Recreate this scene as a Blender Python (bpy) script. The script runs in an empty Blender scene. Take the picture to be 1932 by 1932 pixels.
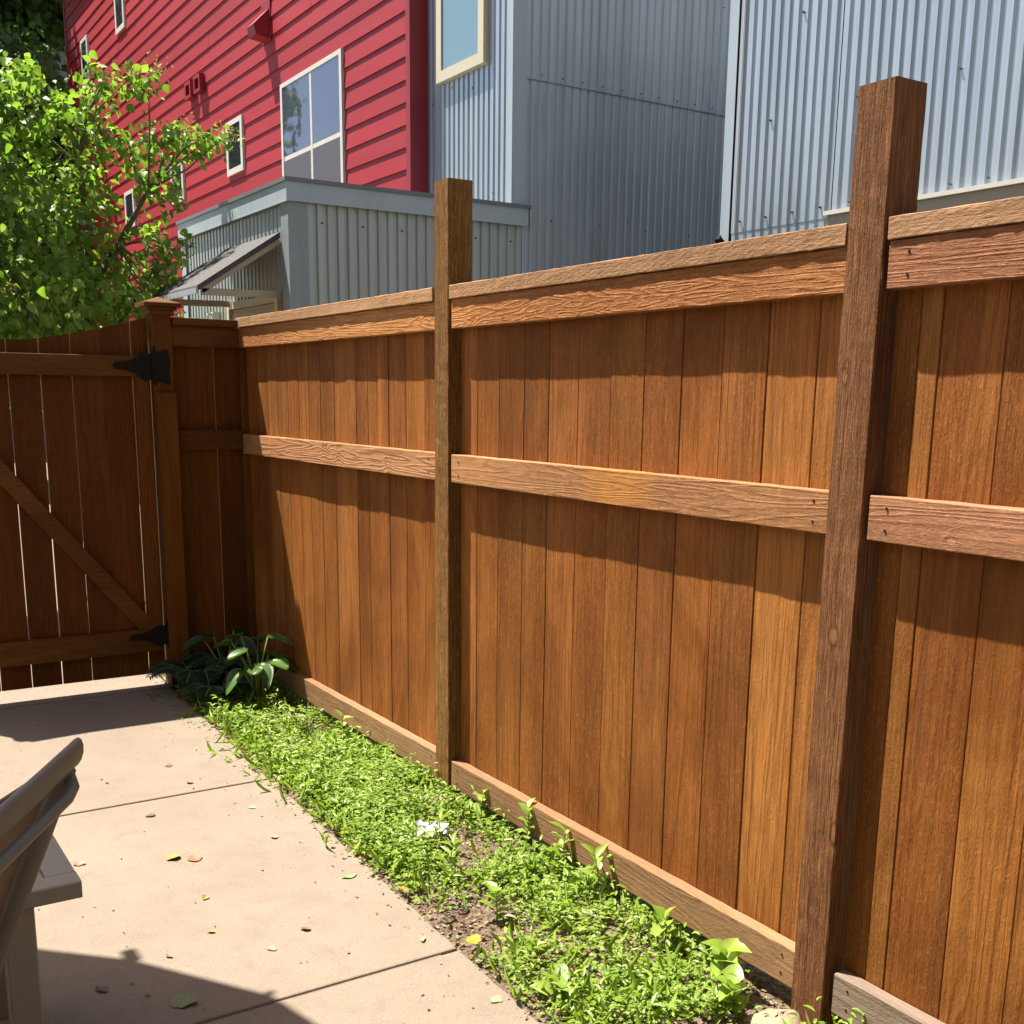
import bpy, math, random
import numpy as np
from mathutils import Vector, Matrix
R = math.radians
random.seed(7)
S = bpy.context.scene
COL = S.collection

# ------------------------------------------------------------------ camera
H = 1.42
yaw, pitch, roll = 0.569706, 0.2109696, 0.0116360
fw = Vector((math.sin(yaw)*math.cos(pitch), math.cos(yaw)*math.cos(pitch), -math.sin(pitch)))
r0 = Vector((math.cos(yaw), -math.sin(yaw), 0)); u0 = r0.cross(fw)
r2 = r0*math.cos(roll)+u0*math.sin(roll); u2 = r2.cross(fw)
cam_d = bpy.data.cameras.new('camera'); cam = bpy.data.objects.new('camera', cam_d); COL.objects.link(cam)
cam.matrix_world = Matrix(((r2.x, u2.x, -fw.x, 0), (r2.y, u2.y, -fw.y, 0), (r2.z, u2.z, -fw.z, H), (0, 0, 0, 1)))
cam_d.sensor_width = 36; cam_d.lens = 2110.3/1932*36; cam_d.shift_y = 236.3/1932
cam_d.clip_start = 0.05; cam_d.clip_end = 400
S.camera = cam

# ------------------------------------------------------------------ light
SUN = Vector((-1.0, 1.65, 4.2)).normalized()          # towards the sun
elev = math.asin(SUN.z); azim = math.atan2(SUN.x, SUN.y)
W = bpy.data.worlds.new('World'); S.world = W; W.use_nodes = True
wn = W.node_tree; bg = wn.nodes['Background']
sky = wn.nodes.new('ShaderNodeTexSky'); sky.sky_type = 'NISHITA'; sky.sun_disc = False
sky.sun_elevation = elev; sky.sun_rotation = azim
wn.links.new(sky.outputs[0], bg.inputs[0]); bg.inputs[1].default_value = 0.06
sd = bpy.data.lights.new('sun', 'SUN'); sd.energy = 5.0; sd.angle = R(0.53); sd.color = (1.0, 0.93, 0.82)
so = bpy.data.objects.new('sun', sd); COL.objects.link(so)
so.rotation_euler = SUN.to_track_quat('Z', 'Y').to_euler()
S.view_settings.view_transform = 'Standard'; S.view_settings.look = 'None'
S.view_settings.exposure = 1.6; S.view_settings.gamma = 1.0
try:
    S.cycles.use_denoising = True; S.cycles.max_bounces = 8; S.cycles.diffuse_bounces = 3; S.cycles.transmission_bounces = 4
    S.cycles.sample_clamp_indirect = 6
except Exception: pass

# ------------------------------------------------------------------ helpers
def tag(o, label=None, cat=None, group=None, kind=None):
    if label: o['label'] = label
    if cat: o['category'] = cat
    if group: o['group'] = group
    if kind: o['kind'] = kind
    return o
def thing(name, label, cat, loc=(0, 0, 0), group=None):
    o = bpy.data.objects.new(name, None); COL.objects.link(o); o.location = loc; o.empty_display_size = 0.1
    return tag(o, label, cat, group)
def link(name, me, mats, parent=None, smooth=False):
    if not isinstance(mats, (list, tuple)): mats = [mats]
    for m in mats: me.materials.append(m)
    o = bpy.data.objects.new(name, me); COL.objects.link(o)
    if smooth: me.polygons.foreach_set('use_smooth', [True]*len(me.polygons))
    if parent:
        o.parent = parent
        bpy.context.view_layer.update()
        o.matrix_parent_inverse = parent.matrix_world.inverted()
    return o
class MB:
    """collects verts and faces in world coordinates, builds one mesh object"""
    def __init__(s): s.v = []; s.f = []; s.m = []; s.mi = 0
    def add(s, vs, fs):
        b = len(s.v); s.v += [tuple(v) for v in vs]
        s.f += [tuple(b+i for i in f) for f in fs]; s.m += [s.mi]*len(fs)
    def box(s, a, b):
        x0, y0, z0 = (min(a[i], b[i]) for i in range(3)); x1, y1, z1 = (max(a[i], b[i]) for i in range(3))
        s.add([(x0,y0,z0),(x1,y0,z0),(x1,y1,z0),(x0,y1,z0),(x0,y0,z1),(x1,y0,z1),(x1,y1,z1),(x0,y1,z1)],
              [(0,3,2,1),(4,5,6,7),(0,1,5,4),(1,2,6,5),(2,3,7,6),(3,0,4,7)])
    def beam(s, p0, p1, w, h, up=(0, 0, 1), ch=0.003, n=1, jit=0.0, seed=0):
        """chamfered bar from p0 to p1; w across, h along 'up'; jit roughens the edges"""
        rnd = random.Random(seed); p0 = Vector(p0); p1 = Vector(p1); d = (p1-p0).normalized()
        up = Vector(up); x = d.cross(up).normalized(); u = x.cross(d).normalized()
        a, b = w/2, h/2
        prof = [(-a+ch,-b),(a-ch,-b),(a,-b+ch),(a,b-ch),(a-ch,b),(-a+ch,b),(-a,b-ch),(-a,-b+ch)]
        vs = []
        for i in range(n+1):
            c = p0.lerp(p1, i/n)
            for q in prof:
                vs.append(c + x*(q[0]+rnd.uniform(-jit, jit)) + u*(q[1]+rnd.uniform(-jit, jit)))
        fs = []
        for i in range(n):
            for k in range(8):
                k2 = (k+1) % 8; fs.append((i*8+k, i*8+k2, (i+1)*8+k2, (i+1)*8+k))
        fs.append(tuple(range(7, -1, -1))); fs.append(tuple(n*8+k for k in range(8)))
        s.add(vs, fs)
    def prism(s, pts, off):
        """polygon pts extruded by vector off"""
        n = len(pts); off = Vector(off); P = [Vector(p) for p in pts]
        s.add(P+[p+off for p in P], [tuple(range(n-1, -1, -1)), tuple(range(n, 2*n))] + [(i, (i+1) % n, n+(i+1) % n, n+i) for i in range(n)])
    def tube(s, pts, rad, k=8, flat=1.0, cap=True, up=(0.13, 0.2, 1)):
        P = [Vector(p) for p in pts]; n = len(P)
        rad = rad if isinstance(rad, (list, tuple)) else [rad]*n
        vs = []; fs = []
        for i, p in enumerate(P):
            d = (P[min(i+1, n-1)]-P[max(i-1, 0)]).normalized()
            x = d.cross(Vector(up)).normalized(); u = x.cross(d).normalized()
            for j in range(k):
                a = 2*math.pi*j/k; vs.append(p + x*math.cos(a)*rad[i]*flat + u*math.sin(a)*rad[i])
        for i in range(n-1):
            for j in range(k):
                j2 = (j+1) % k; fs.append((i*k+j, i*k+j2, (i+1)*k+j2, (i+1)*k+j))
        if cap: fs += [tuple(range(k-1, -1, -1)), tuple((n-1)*k+j for j in range(k))]
        s.add(vs, fs)
    def disc(s, c, nrm, r, k=8, t=0.003):
        nrm = Vector(nrm).normalized(); a = nrm.orthogonal().normalized(); b = nrm.cross(a); c = Vector(c)
        ring = [c + (a*math.cos(2*math.pi*i/k)+b*math.sin(2*math.pi*i/k))*r for i in range(k)]
        s.prism(ring, nrm*t)
    def build(s, name, mats, parent=None, smooth=False):
        me = bpy.data.meshes.new(name); me.from_pydata(s.v, [], s.f)
        o = link(name, me, mats, parent, smooth)
        if any(s.m): me.polygons.foreach_set('material_index', s.m)
        me.update(); return o
def np_mesh(name, V, F, mats, parent=None, smooth=False, midx=None):
    """V (n,3), F list of arrays (m,k) of equal-sized faces"""
    me = bpy.data.meshes.new(name)
    me.vertices.add(len(V)); me.vertices.foreach_set('co', np.asarray(V, np.float32).ravel())
    loops = np.concatenate([f.ravel() for f in F]); tot = np.concatenate([np.full(len(f), f.shape[1]) for f in F])
    me.loops.add(len(loops)); me.loops.foreach_set('vertex_index', loops.astype(np.int32))
    me.polygons.add(len(tot)); st = np.concatenate([[0], np.cumsum(tot)[:-1]])
    me.polygons.foreach_set('loop_start', st.astype(np.int32)); me.polygons.foreach_set('loop_total', tot.astype(np.int32))
    if midx is not None: me.polygons.foreach_set('material_index', midx)
    me.update(calc_edges=True); me.validate()
    return link(name, me, mats, parent, smooth)

# ------------------------------------------------------------------ materials
class NT:
    def __init__(s, name):
        s.mat = bpy.data.materials.new(name); s.mat.use_nodes = True; s.t = s.mat.node_tree
        s.b = s.t.nodes['Principled BSDF']; s.out = s.t.nodes['Material Output']
    def n(s, typ, **kw):
        nd = s.t.nodes.new('ShaderNode'+typ)
        for k, v in kw.items():
            if k[0] == 'i' and k[1:].isdigit(): k = int(k[1:])
            if isinstance(k, int) or k in nd.inputs:
                if hasattr(v, 'is_linked') or isinstance(v, bpy.types.NodeSocket): s.t.links.new(v, nd.inputs[k])
                else: nd.inputs[k].default_value = v
            else: setattr(nd, k, v)
        return nd
    def l(s, a, b): s.t.links.new(a, b)
    def math(s, op, a, b=None, c=None):
        kw = {'operation': op, 'i0': a}
        if b is not None: kw['i1'] = b
        if c is not None: kw['i2'] = c
        return s.n('Math', **kw).outputs[0]
    def noise(s, vec, scale, detail=4, rough=0.55, dist=0.0):
        return s.n('TexNoise', Vector=vec, Scale=scale, Detail=detail, Roughness=rough, Distortion=dist).outputs['Fac']
    def ramp(s, fac, stops):
        nd = s.n('ValToRGB', i0=fac); cr = nd.color_ramp
        while len(cr.elements) < len(stops): cr.elements.new(0.5)
        for e, (p, c) in zip(cr.elements, stops):
            e.position = p; e.color = (*c, 1) if len(c) == 3 else c
        return nd.outputs[0]
    def mix(s, fac, a, b, blend='MIX'):
        nd = s.n('Mix', data_type='RGBA', blend_type=blend)
        for i, v in ((0, fac), (6, a), (7, b)):
            if isinstance(v, bpy.types.NodeSocket): s.l(v, nd.inputs[i])
            else: nd.inputs[i].default_value = v if i == 0 else ((*v, 1) if len(v) == 3 else v)
        return nd.outputs[2]
    def bump(s, h, strength=0.5, dist=0.01, normal=None):
        nd = s.n('Bump', Height=h, Strength=strength, Distance=dist)
        if normal is not None: s.l(normal, nd.inputs['Normal'])
        return nd.outputs[0]
    def coord(s, name='Object'): return s.n('TexCoord').outputs[name]
    def mapping(s, vec, scale=(1, 1, 1), loc=(0, 0, 0), rot=(0, 0, 0)):
        return s.n('Mapping', Vector=vec, Scale=scale, Location=loc, Rotation=rot).outputs[0]
def g(c, k): return tuple(x*k for x in c)

def wood(name, axis='z', light=(0.52, 0.22, 0.07), dark=(0.25, 0.085, 0.022), alt=(0.40, 0.14, 0.045), var=0.35,
         rings=1.0, fiber=1.0, knots=0.0, kscale=(6.0, 2.6), stain=0.4, bump=1.0, rough=0.62, saw=0.0, ring_s=55.0, grey=0.0, kpts=(), patch=None):
    t = NT(name); co = t.coord()
    geo = t.n('NewGeometry'); ri = geo.outputs['Random Per Island']
    wn_ = t.n('TexWhiteNoise', noise_dimensions='1D', W=t.math('MULTIPLY', ri, 917.3))
    off = t.n('VectorMath', operation='SCALE', i0=wn_.outputs['Color']); off.inputs['Scale'].default_value = 30.0
    p = t.n('VectorMath', operation='ADD', i0=co, i1=off.outputs[0]).outputs[0]
    ai = 'xyz'.index(axis)
    def sc(across, along): v = [across]*3; v[ai] = along; return tuple(v)
    # knots push the grain sideways
    if knots:
        vk = t.n('TexVoronoi', Vector=t.mapping(p, sc(*kscale)), Scale=1.0, Randomness=1.0)
        kd = vk.outputs['Distance']
        km = t.n('MapRange', i0=kd, i1=0.0, i2=0.045*kscale[0], i3=1.0, i4=0.0); km = t.math('POWER', km.outputs[0], 1.6)
    else: km = None
    kp = None                      # single knots at given places: (point, radius across, radius along)
    for (pt, ra, rl) in kpts:
        q = t.mapping(co, tuple(1/(rl if i == ai else ra) for i in range(3)), loc=tuple(-pt[i]/(rl if i == ai else ra) for i in range(3)))
        ln_ = t.n('VectorMath', operation='LENGTH', i0=q).outputs['Value']
        k1 = t.n('MapRange', i0=ln_, i1=0.3, i2=3.2, i3=1.0, i4=0.0).outputs[0]
        kp = k1 if kp is None else t.math('MAXIMUM', kp, k1)
    g1 = t.noise(t.mapping(p, sc(7.0, 0.55)), 1.0, 3, 0.5, 0.6)
    ringv = t.math('MULTIPLY', g1, ring_s)
    if km is not None: ringv = t.math('ADD', ringv, t.math('MULTIPLY', km, 9.0))
    if kp is not None: ringv = t.math('ADD', ringv, t.math('MULTIPLY', t.math('MULTIPLY', t.math('POWER', kp, 1.5), t.noise(t.mapping(co, sc(40.0, 14.0)), 1.0, 3)), 17.0))
    ring = t.math('MULTIPLY_ADD', t.math('SINE', ringv), 0.5, 0.5)
    ring = t.math('POWER', ring, 2.6)
    fib = t.noise(t.mapping(p, sc(330.0, 9.0)), 1.0, 2, 0.6)
    fib2 = t.noise(t.mapping(p, sc(90.0, 2.5)), 1.0, 3, 0.6)
    tone = t.noise(t.mapping(p, sc(9.0, 0.9)), 1.0, 3, 0.6)
    c = t.ramp(t.noise(t.mapping(p, sc(3.0, 0.5)), 1.0, 2), [(0.35, dark), (0.5, alt), (0.66, light)])
    c = t.mix(t.math('MULTIPLY', ring, 0.38*rings), c, g(dark, 0.75))
    c = t.mix(t.math('MULTIPLY', fib2, 0.45), c, light, 'MIX')
    hs = t.n('HueSaturation', Color=c)
    t.l(t.n('MapRange', i0=wn_.outputs['Value'], i3=0.496, i4=0.503).outputs[0], hs.inputs['Hue'])
    v1 = t.math('ADD', t.math('MULTIPLY_ADD', ri, var*2, 1.0-var), t.math('MULTIPLY_ADD', tone, 0.7, -0.35))
    t.l(v1, hs.inputs['Value']); c = hs.outputs[0]
    fz = t.noise(t.mapping(p, sc(190.0, 60.0)), 1.0, 3, 0.7, 1.2)
    ln = t.noise(t.mapping(p, sc(150.0, 1.6)), 1.0, 3, 0.7)
    c = t.mix(t.n('MapRange', i0=ln, i1=0.50, i2=0.68, i3=0, i4=0.55).outputs[0], c, g(dark, 0.7))
    c = t.mix(t.n('MapRange', i0=fz, i1=0.50, i2=0.70, i3=0, i4=0.6).outputs[0], c, g(light, 1.25))
    c = t.mix(t.math('MULTIPLY', t.n('MapRange', i0=fib, i1=0.35, i2=0.65).outputs[0], 0.35*fiber), c, g(dark, 0.55))
    if km is not None:
        c = t.mix(t.n('MapRange', i0=km, i1=0.55, i2=0.9, i3=0.0, i4=0.85).outputs[0], c, (0.14, 0.055, 0.025))
    if kp is not None:
        c = t.mix(t.n('MapRange', i0=kp, i1=0.70, i2=0.80, i3=0, i4=0.6).outputs[0], c, g(dark, 0.7))
        c = t.mix(t.n('MapRange', i0=kp, i1=0.80, i2=0.94, i3=0, i4=0.6).outputs[0], c, g(light, 1.15))
    if patch:
        ln2 = t.n('VectorMath', operation='LENGTH', i0=t.mapping(co, (1/patch[1],)*3, loc=tuple(-v/patch[1] for v in patch[0]))).outputs['Value']
        ln2 = t.math('ADD', ln2, t.math('MULTIPLY_ADD', t.noise(co, 12.0, 4), 0.8, -0.4))
        c = t.mix(t.n('MapRange', i0=ln2, i1=0.35, i2=1.15, i3=0.55, i4=0).outputs[0], c, (0.66, 0.28, 0.05))
    blot = t.noise(t.mapping(co, sc(2.2, 1.1), loc=(3, 1, 2)), 1.0, 6, 0.68, 0.8)
    c = t.mix(t.n('MapRange', i0=blot, i1=0.46, i2=0.66, i3=0, i4=0.5*stain).outputs[0], c, g(dark, 0.85))
    b2 = t.noise(t.mapping(p, sc(16.0, 0.7)), 1.0, 5, 0.7)
    c = t.mix(t.n('MapRange', i0=b2, i1=0.56, i2=0.72, i3=0, i4=0.4*stain).outputs[0], c, (0.15, 0.085, 0.04))
    if grey: c = t.mix(grey, c, (0.23, 0.17, 0.13))
    t.l(c, t.b.inputs['Base Color']); t.b.inputs['Roughness'].default_value = rough
    t.b.inputs['Specular IOR Level'].default_value = 0.12
    h = t.math('MULTIPLY_ADD', fib, 0.9*fiber, t.math('MULTIPLY', ring, 0.8*rings))
    h = t.math('MULTIPLY_ADD', fib2, 0.8, h); h = t.math('MULTIPLY_ADD', fz, 1.5, h); h = t.math('MULTIPLY_ADD', ln, -0.7, h)
    if saw:
        sw = t.n('TexWave', wave_type='RINGS', Vector=t.mapping(p, (1, 1, 1), loc=(0, 0, 1.1)), Scale=26.0, Distortion=5.0, Detail=3)
        h = t.math('MULTIPLY_ADD', sw.outputs['Fac'], 0.5*saw, h)
    if km is not None: h = t.math('MULTIPLY_ADD', km, 1.2, h)
    t.l(t.bump(h, 1.0, 0.0016*bump), t.b.inputs['Normal'])
    return t.mat

M = {}
M['picket'] = wood('cedar_pickets', 'z', light=(0.53, 0.215, 0.055), dark=(0.18, 0.053, 0.009), alt=(0.36, 0.122, 0.024), var=0.20, stain=1.25, ring_s=60, knots=0.3, kscale=(2.6, 0.8), bump=1.0)
M['post'] = wood('rough_post_wood', 'z', light=(0.43, 0.20, 0.085), dark=(0.11, 0.037, 0.015), alt=(0.25, 0.10, 0.042), var=0.05, rings=0.4, fiber=2.0, bump=1.6, knots=0.2, rough=0.75, kpts=[((1.888, 1.643, 0.917), .016, .026), ((1.888, 1.662, 1.470), .010, .020), ((1.888, 1.600, 0.47), .010, .03)])
M['rail'] = wood('rough_rail_wood', 'y', light=(0.75, 0.36, 0.12), dark=(0.33, 0.11, 0.03), alt=(0.56, 0.23, 0.075), var=0.1, rings=1.2, fiber=1.4, bump=1.0, knots=0.4, ring_s=230)
_mid = dict(light=(0.66, 0.35, 0.16), dark=(0.34, 0.15, 0.065), alt=(0.52, 0.25, 0.11), var=0.1, rings=0.9, fiber=0.7, bump=0.6, ring_s=120)
M['rail_mid'] = wood('planed_rail_wood', 'y', knots=0.6, **_mid)
M['rail_knotty'] = wood('knotty_rail_wood', 'y', kpts=[((1.8955, 4.433, 1.205), .017, .022), ((1.8955, 4.291, 1.172), .016, .020), ((1.8955, 3.836, 1.166), .017, .022)], **{**_mid, 'rings': 1.5, 'bump': 1.0, 'light': (0.60, 0.31, 0.15)})
M['rail_patch'] = wood('stained_rail_wood', 'y', knots=0.8, patch=((1.8955, 2.44, 1.20), 0.17), **_mid)
M['rail_red'] = wood('reddish_rail_wood', 'y', kpts=[((1.8955, 1.372, 1.155), .010, .014)], **{**_mid, 'light': (0.66, 0.34, 0.20), 'alt': (0.50, 0.22, 0.12)})
M['top_red'] = wood('reddish_top_rail_wood', 'y', light=(0.60, 0.28, 0.13), dark=(0.28, 0.10, 0.045), alt=(0.46, 0.18, 0.085), var=0.1, rings=0.8, fiber=1.3, bump=0.9, ring_s=200)
M['rail_low'] = wood('bottom_rail_wood', 'y', light=(0.46, 0.27, 0.14), dark=(0.25, 0.13, 0.065), alt=(0.37, 0.20, 0.10), var=0.08, rings=0.7, fiber=0.7, bump=0.6, knots=0.5, ring_s=120)
M['rail_grey'] = wood('weathered_rail_wood', 'y', light=(0.42, 0.30, 0.22), dark=(0.22, 0.15, 0.11), alt=(0.33, 0.24, 0.18), var=0.05, rings=1.0, bump=1.0, grey=0.5)
M['cap'] = wood('cap_board_wood', 'y', light=(0.62, 0.36, 0.18), dark=(0.35, 0.18, 0.085), alt=(0.50, 0.27, 0.13), var=0.12, rings=0.5, fiber=0.6, bump=1.0, saw=0.4, grey=0.1)
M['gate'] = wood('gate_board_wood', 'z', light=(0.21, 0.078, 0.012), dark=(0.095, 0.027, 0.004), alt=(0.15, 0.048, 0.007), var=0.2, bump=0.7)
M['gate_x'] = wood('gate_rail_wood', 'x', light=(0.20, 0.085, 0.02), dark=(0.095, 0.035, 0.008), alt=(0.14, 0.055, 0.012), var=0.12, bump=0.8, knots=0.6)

def simple(name, col, rough=0.5, metal=0.0, spec=0.5, nscale=0, namt=0.15, bump=0.0, bdist=0.002):
    t = NT(name); t.b.inputs['Roughness'].default_value = rough; t.b.inputs['Metallic'].default_value = metal
    t.b.inputs['Specular IOR Level'].default_value = spec
    if nscale:
        co = t.coord(); f = t.noise(co, nscale, 5, 0.6)
        c = t.mix(t.n('MapRange', i0=f, i1=0.3, i2=0.7).outputs[0], g(col, 1-namt), g(col, 1+namt))
        t.l(c, t.b.inputs['Base Color'])
        if bump: t.l(t.bump(t.noise(co, nscale*3, 4), bump, bdist), t.b.inputs['Normal'])
    else: t.b.inputs['Base Color'].default_value = (*col, 1)
    return t.mat

def metal(name, col=(0.55, 0.60, 0.66), rough=0.38, met=0.75, streak=0.12, spangle=0.0):
    t = NT(name); co = t.coord()
    st = t.noise(t.mapping(co, (9, 9, 0.35)), 1.0, 4, 0.6)
    c = t.mix(t.n('MapRange', i0=st, i1=0.3, i2=0.7).outputs[0], g(col, 1-streak), g(col, 1+streak))
    if spangle:
        v = t.n('TexVoronoi', Vector=co, Scale=70.0)
        c = t.mix(spangle, c, t.ramp(v.outputs['Distance'], [(0.1, (0.35, 0.35, 0.35)), (0.8, (0.65, 0.65, 0.65))]), 'SOFT_LIGHT')
    blot = t.noise(co, 2.3, 4, 0.6)
    t.l(c, t.b.inputs['Base Color']); t.b.inputs['Metallic'].default_value = met
    t.l(t.n('MapRange', i0=blot, i1=0.3, i2=0.7, i3=rough-0.06, i4=rough+0.1).outputs[0], t.b.inputs['Roughness'])
    t.l(t.bump(t.noise(t.mapping(co, (2.5, 2.5, 0.9)), 1.0, 2), 0.5, 0.01), t.b.inputs['Normal'])
    return t.mat
M['metal'] = metal('corrugated_steel', (0.60, 0.65, 0.69), 0.36, 0.66)
M['metal_box'] = metal('corrugated_steel_dull', (0.52, 0.56, 0.55), 0.42, 0.45)
M['flash'] = metal('galvanised_flashing', (0.52, 0.60, 0.66), 0.5, 0.25, 0.06, 0.25)
M['flash_dark'] = metal('grey_coping_metal', (0.22, 0.24, 0.26), 0.5, 0.3, 0.06, 0.2)
M['flash_dark2'] = metal('grey_trim_metal', (0.36, 0.41, 0.44), 0.5, 0.3, 0.06, 0.2)
M['screw'] = simple('screw_heads', (0.10, 0.11, 0.12), 0.5, 0.5)

# red lap siding paint
t = NT('red_siding_paint'); co = t.coord()
f = t.noise(t.mapping(co, (1, 0.5, 2.2)), 1.3, 5, 0.6); f2 = t.noise(t.mapping(co, (1, 2, 60)), 1.0, 3)
c = t.ramp(f, [(0.3, (0.35, 0.016, 0.024)), (0.7, (0.41, 0.023, 0.034))])
c = t.mix(t.math('MULTIPLY', f2, 0.2), c, (0.44, 0.04, 0.052))
hs = t.n('HueSaturation', Color=c, Value=t.math('MULTIPLY_ADD', t.n('NewGeometry').outputs['Random Per Island'], 0.16, 0.92)); c = hs.outputs[0]
t.l(c, t.b.inputs['Base Color']); t.b.inputs['Roughness'].default_value = 0.55; t.b.inputs['Specular IOR Level'].default_value = 0.35
t.l(t.bump(f2, 0.25, 0.002), t.b.inputs['Normal']); M['red'] = t.mat
M['red_trim'] = simple('red_trim_paint', (0.33, 0.02, 0.03), 0.5, nscale=5, namt=0.06)
M['white'] = simple('white_window_trim', (0.78, 0.74, 0.66), 0.45, nscale=12, namt=0.04)
M['cream'] = simple('cream_trim', (0.74, 0.66, 0.48), 0.5, nscale=12, namt=0.05)
M['beige'] = simple('beige_siding', (0.52, 0.45, 0.33), 0.6, nscale=4, namt=0.08)
def glass(name, base, spec=1.0, rough=0.03, met=0.0, wav=0.3):
    t = NT(name); t.b.inputs['Base Color'].default_value = (*base, 1); t.b.inputs['Roughness'].default_value = rough
    t.b.inputs['IOR'].default_value = 1.9; t.b.inputs['Specular IOR Level'].default_value = spec; t.b.inputs['Metallic'].default_value = met
    t.l(t.bump(t.noise(t.coord(), 3.0, 1), wav, 0.01), t.b.inputs['Normal']); return t.mat
M['glass'] = glass('sky_lit_window_glass', (0.12, 0.13, 0.20), met=0.35)
M['glass_dark'] = glass('dark_window_glass', (0.035, 0.04, 0.045))
M['glass_teal'] = glass('frosted_blue_glass', (0.16, 0.30, 0.36), rough=0.3)
M['screen'] = simple('window_insect_screen', (0.10, 0.10, 0.13), 0.7)
t = NT('asphalt_shingle'); co = t.coord(); f = t.noise(co, 160, 2); v = t.n('TexVoronoi', Vector=co, Scale=38.0).outputs['Distance']
c = t.ramp(f, [(0.35, (0.045, 0.043, 0.045)), (0.65, (0.14, 0.13, 0.125))])
c = t.mix(t.math('LESS_THAN', v, 0.11), c, (0.55, 0.53, 0.5))
t.l(c, t.b.inputs['Base Color']); t.b.inputs['Roughness'].default_value = 0.9; t.l(t.bump(f, 0.6, 0.003), t.b.inputs['Normal']); M['shingle'] = t.mat

# concrete patio
t = NT('broomed_concrete'); co = t.coord()
f1 = t.noise(co, 1.6, 5, 0.6); f2 = t.noise(co, 11.0, 5, 0.65, 0.5); f3 = t.noise(co, 420, 2, 0.6); f4 = t.noise(t.mapping(co, (25, 160, 1)), 1.0, 3, 0.6)
c = t.ramp(f1, [(0.3, (0.215, 0.168, 0.132)), (0.7, (0.285, 0.226, 0.177))])
c = t.mix(t.n('MapRange', i0=f2, i1=0.48, i2=0.70, i3=0, i4=0.6).outputs[0], c, (0.165, 0.128, 0.105))
f5 = t.noise(co, 95, 4, 0.75); f6 = t.noise(co, 210, 3, 0.8)
c = t.mix(t.n('MapRange', i0=f6, i1=0.52, i2=0.66, i3=0, i4=0.7).outputs[0], c, (0.40, 0.33, 0.26))
c = t.mix(t.n('MapRange', i0=f6, i1=0.46, i2=0.34, i3=0, i4=0.6).outputs[0], c, (0.13, 0.10, 0.08))
c = t.mix(t.n('MapRange', i0=f5, i1=0.50, i2=0.70, i3=0, i4=0.6).outputs[0], c, (0.15, 0.115, 0.092))
c = t.mix(t.n('MapRange', i0=t.noise(co, 4.5, 5, 0.7), i1=0.50, i2=0.68, i3=0, i4=0.35).outputs[0], c, (0.17, 0.13, 0.105))
c = t.mix(t.n('MapRange', i0=f3, i1=0.35, i2=0.65, i3=0, i4=0.5).outputs[0], c, (0.37, 0.30, 0.215))
v = t.n('TexVoronoi', Vector=co, Scale=16.0, Randomness=1.0).outputs['Distance']
c = t.mix(t.n('MapRange', i0=v, i1=0.025, i2=0.06, i3=0.55, i4=0).outputs[0], c, (0.10, 0.07, 0.055))
t.l(c, t.b.inputs['Base Color']); t.b.inputs['Roughness'].default_value = 0.88; t.b.inputs['Specular IOR Level'].default_value = 0.25
hh = t.math('ADD', t.math('MULTIPLY', f3, 0.5), t.math('MULTIPLY', f4, 0.6))
t.l(t.bump(hh, 0.35, 0.002, None), t.b.inputs['Normal']); M['concrete'] = t.mat
M['concrete_dark'] = simple('joint_concrete', (0.20, 0.15, 0.12), 0.95, nscale=40, namt=0.2)
# soil
t = NT('garden_soil'); co = t.coord(); f = t.noise(co, 60, 6, 0.7); v = t.n('TexVoronoi', Vector=co, Scale=75.0)
c = t.ramp(f, [(0.3, (0.10, 0.072, 0.045)), (0.55, (0.22, 0.16, 0.105)), (0.75, (0.38, 0.30, 0.21))])
c = t.mix(0.3, c, v.outputs['Color'], 'SOFT_LIGHT')
t.l(c, t.b.inputs['Base Color']); t.b.inputs['Roughness'].default_value = 0.95
t.l(t.bump(t.math('ADD', f, v.outputs['Distance']), 1.0, 0.012), t.b.inputs['Normal']); M['soil'] = t.mat
t = NT('open_ground'); co = t.coord(); f = t.noise(co, 3, 6, 0.7)
c = t.ramp(f, [(0.35, (0.10, 0.12, 0.05)), (0.6, (0.28, 0.24, 0.18))]); t.l(c, t.b.inputs['Base Color']); t.b.inputs['Roughness'].default_value = 0.95; M['ground'] = t.mat

def leafmat(name, cols, trans=0.45, rough=0.42, spec=0.5, tint=(1.1, 1.15, 0.5)):
    t = NT(name); ri = t.n('NewGeometry').outputs['Random Per Island']
    w = t.n('TexWhiteNoise', noise_dimensions='1D', W=t.math('MULTIPLY', ri, 531.7)).outputs['Value']
    n = len(cols); c = t.ramp(w, [(i/max(1, n-1), cc) for i, cc in enumerate(cols)])
    t.l(c, t.b.inputs['Base Color']); t.b.inputs['Roughness'].default_value = rough; t.b.inputs['Specular IOR Level'].default_value = spec
    tr = t.n('BsdfTranslucent'); c2 = t.mix(1.0, c, tint, 'MULTIPLY'); t.l(c2, tr.inputs[0])
    mx = t.n('MixShader', i0=trans); t.l(t.b.outputs[0], mx.inputs[1]); t.l(tr.outputs[0], mx.inputs[2]); t.l(mx.outputs[0], t.out.inputs[0])
    return t.mat
M['leaf'] = leafmat('tree_leaf', [(0.14, 0.26, 0.04), (0.20, 0.34, 0.05), (0.27, 0.42, 0.07), (0.32, 0.46, 0.09), (0.36, 0.46, 0.12)], 0.48, 0.45, 0.4, (1.15, 1.35, 0.6))
M['leaf_dark'] = leafmat('dark_tree_leaf', [(0.10, 0.19, 0.08), (0.16, 0.28, 0.11), (0.24, 0.38, 0.14)], 0.45, 0.6, 0.3)
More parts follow.
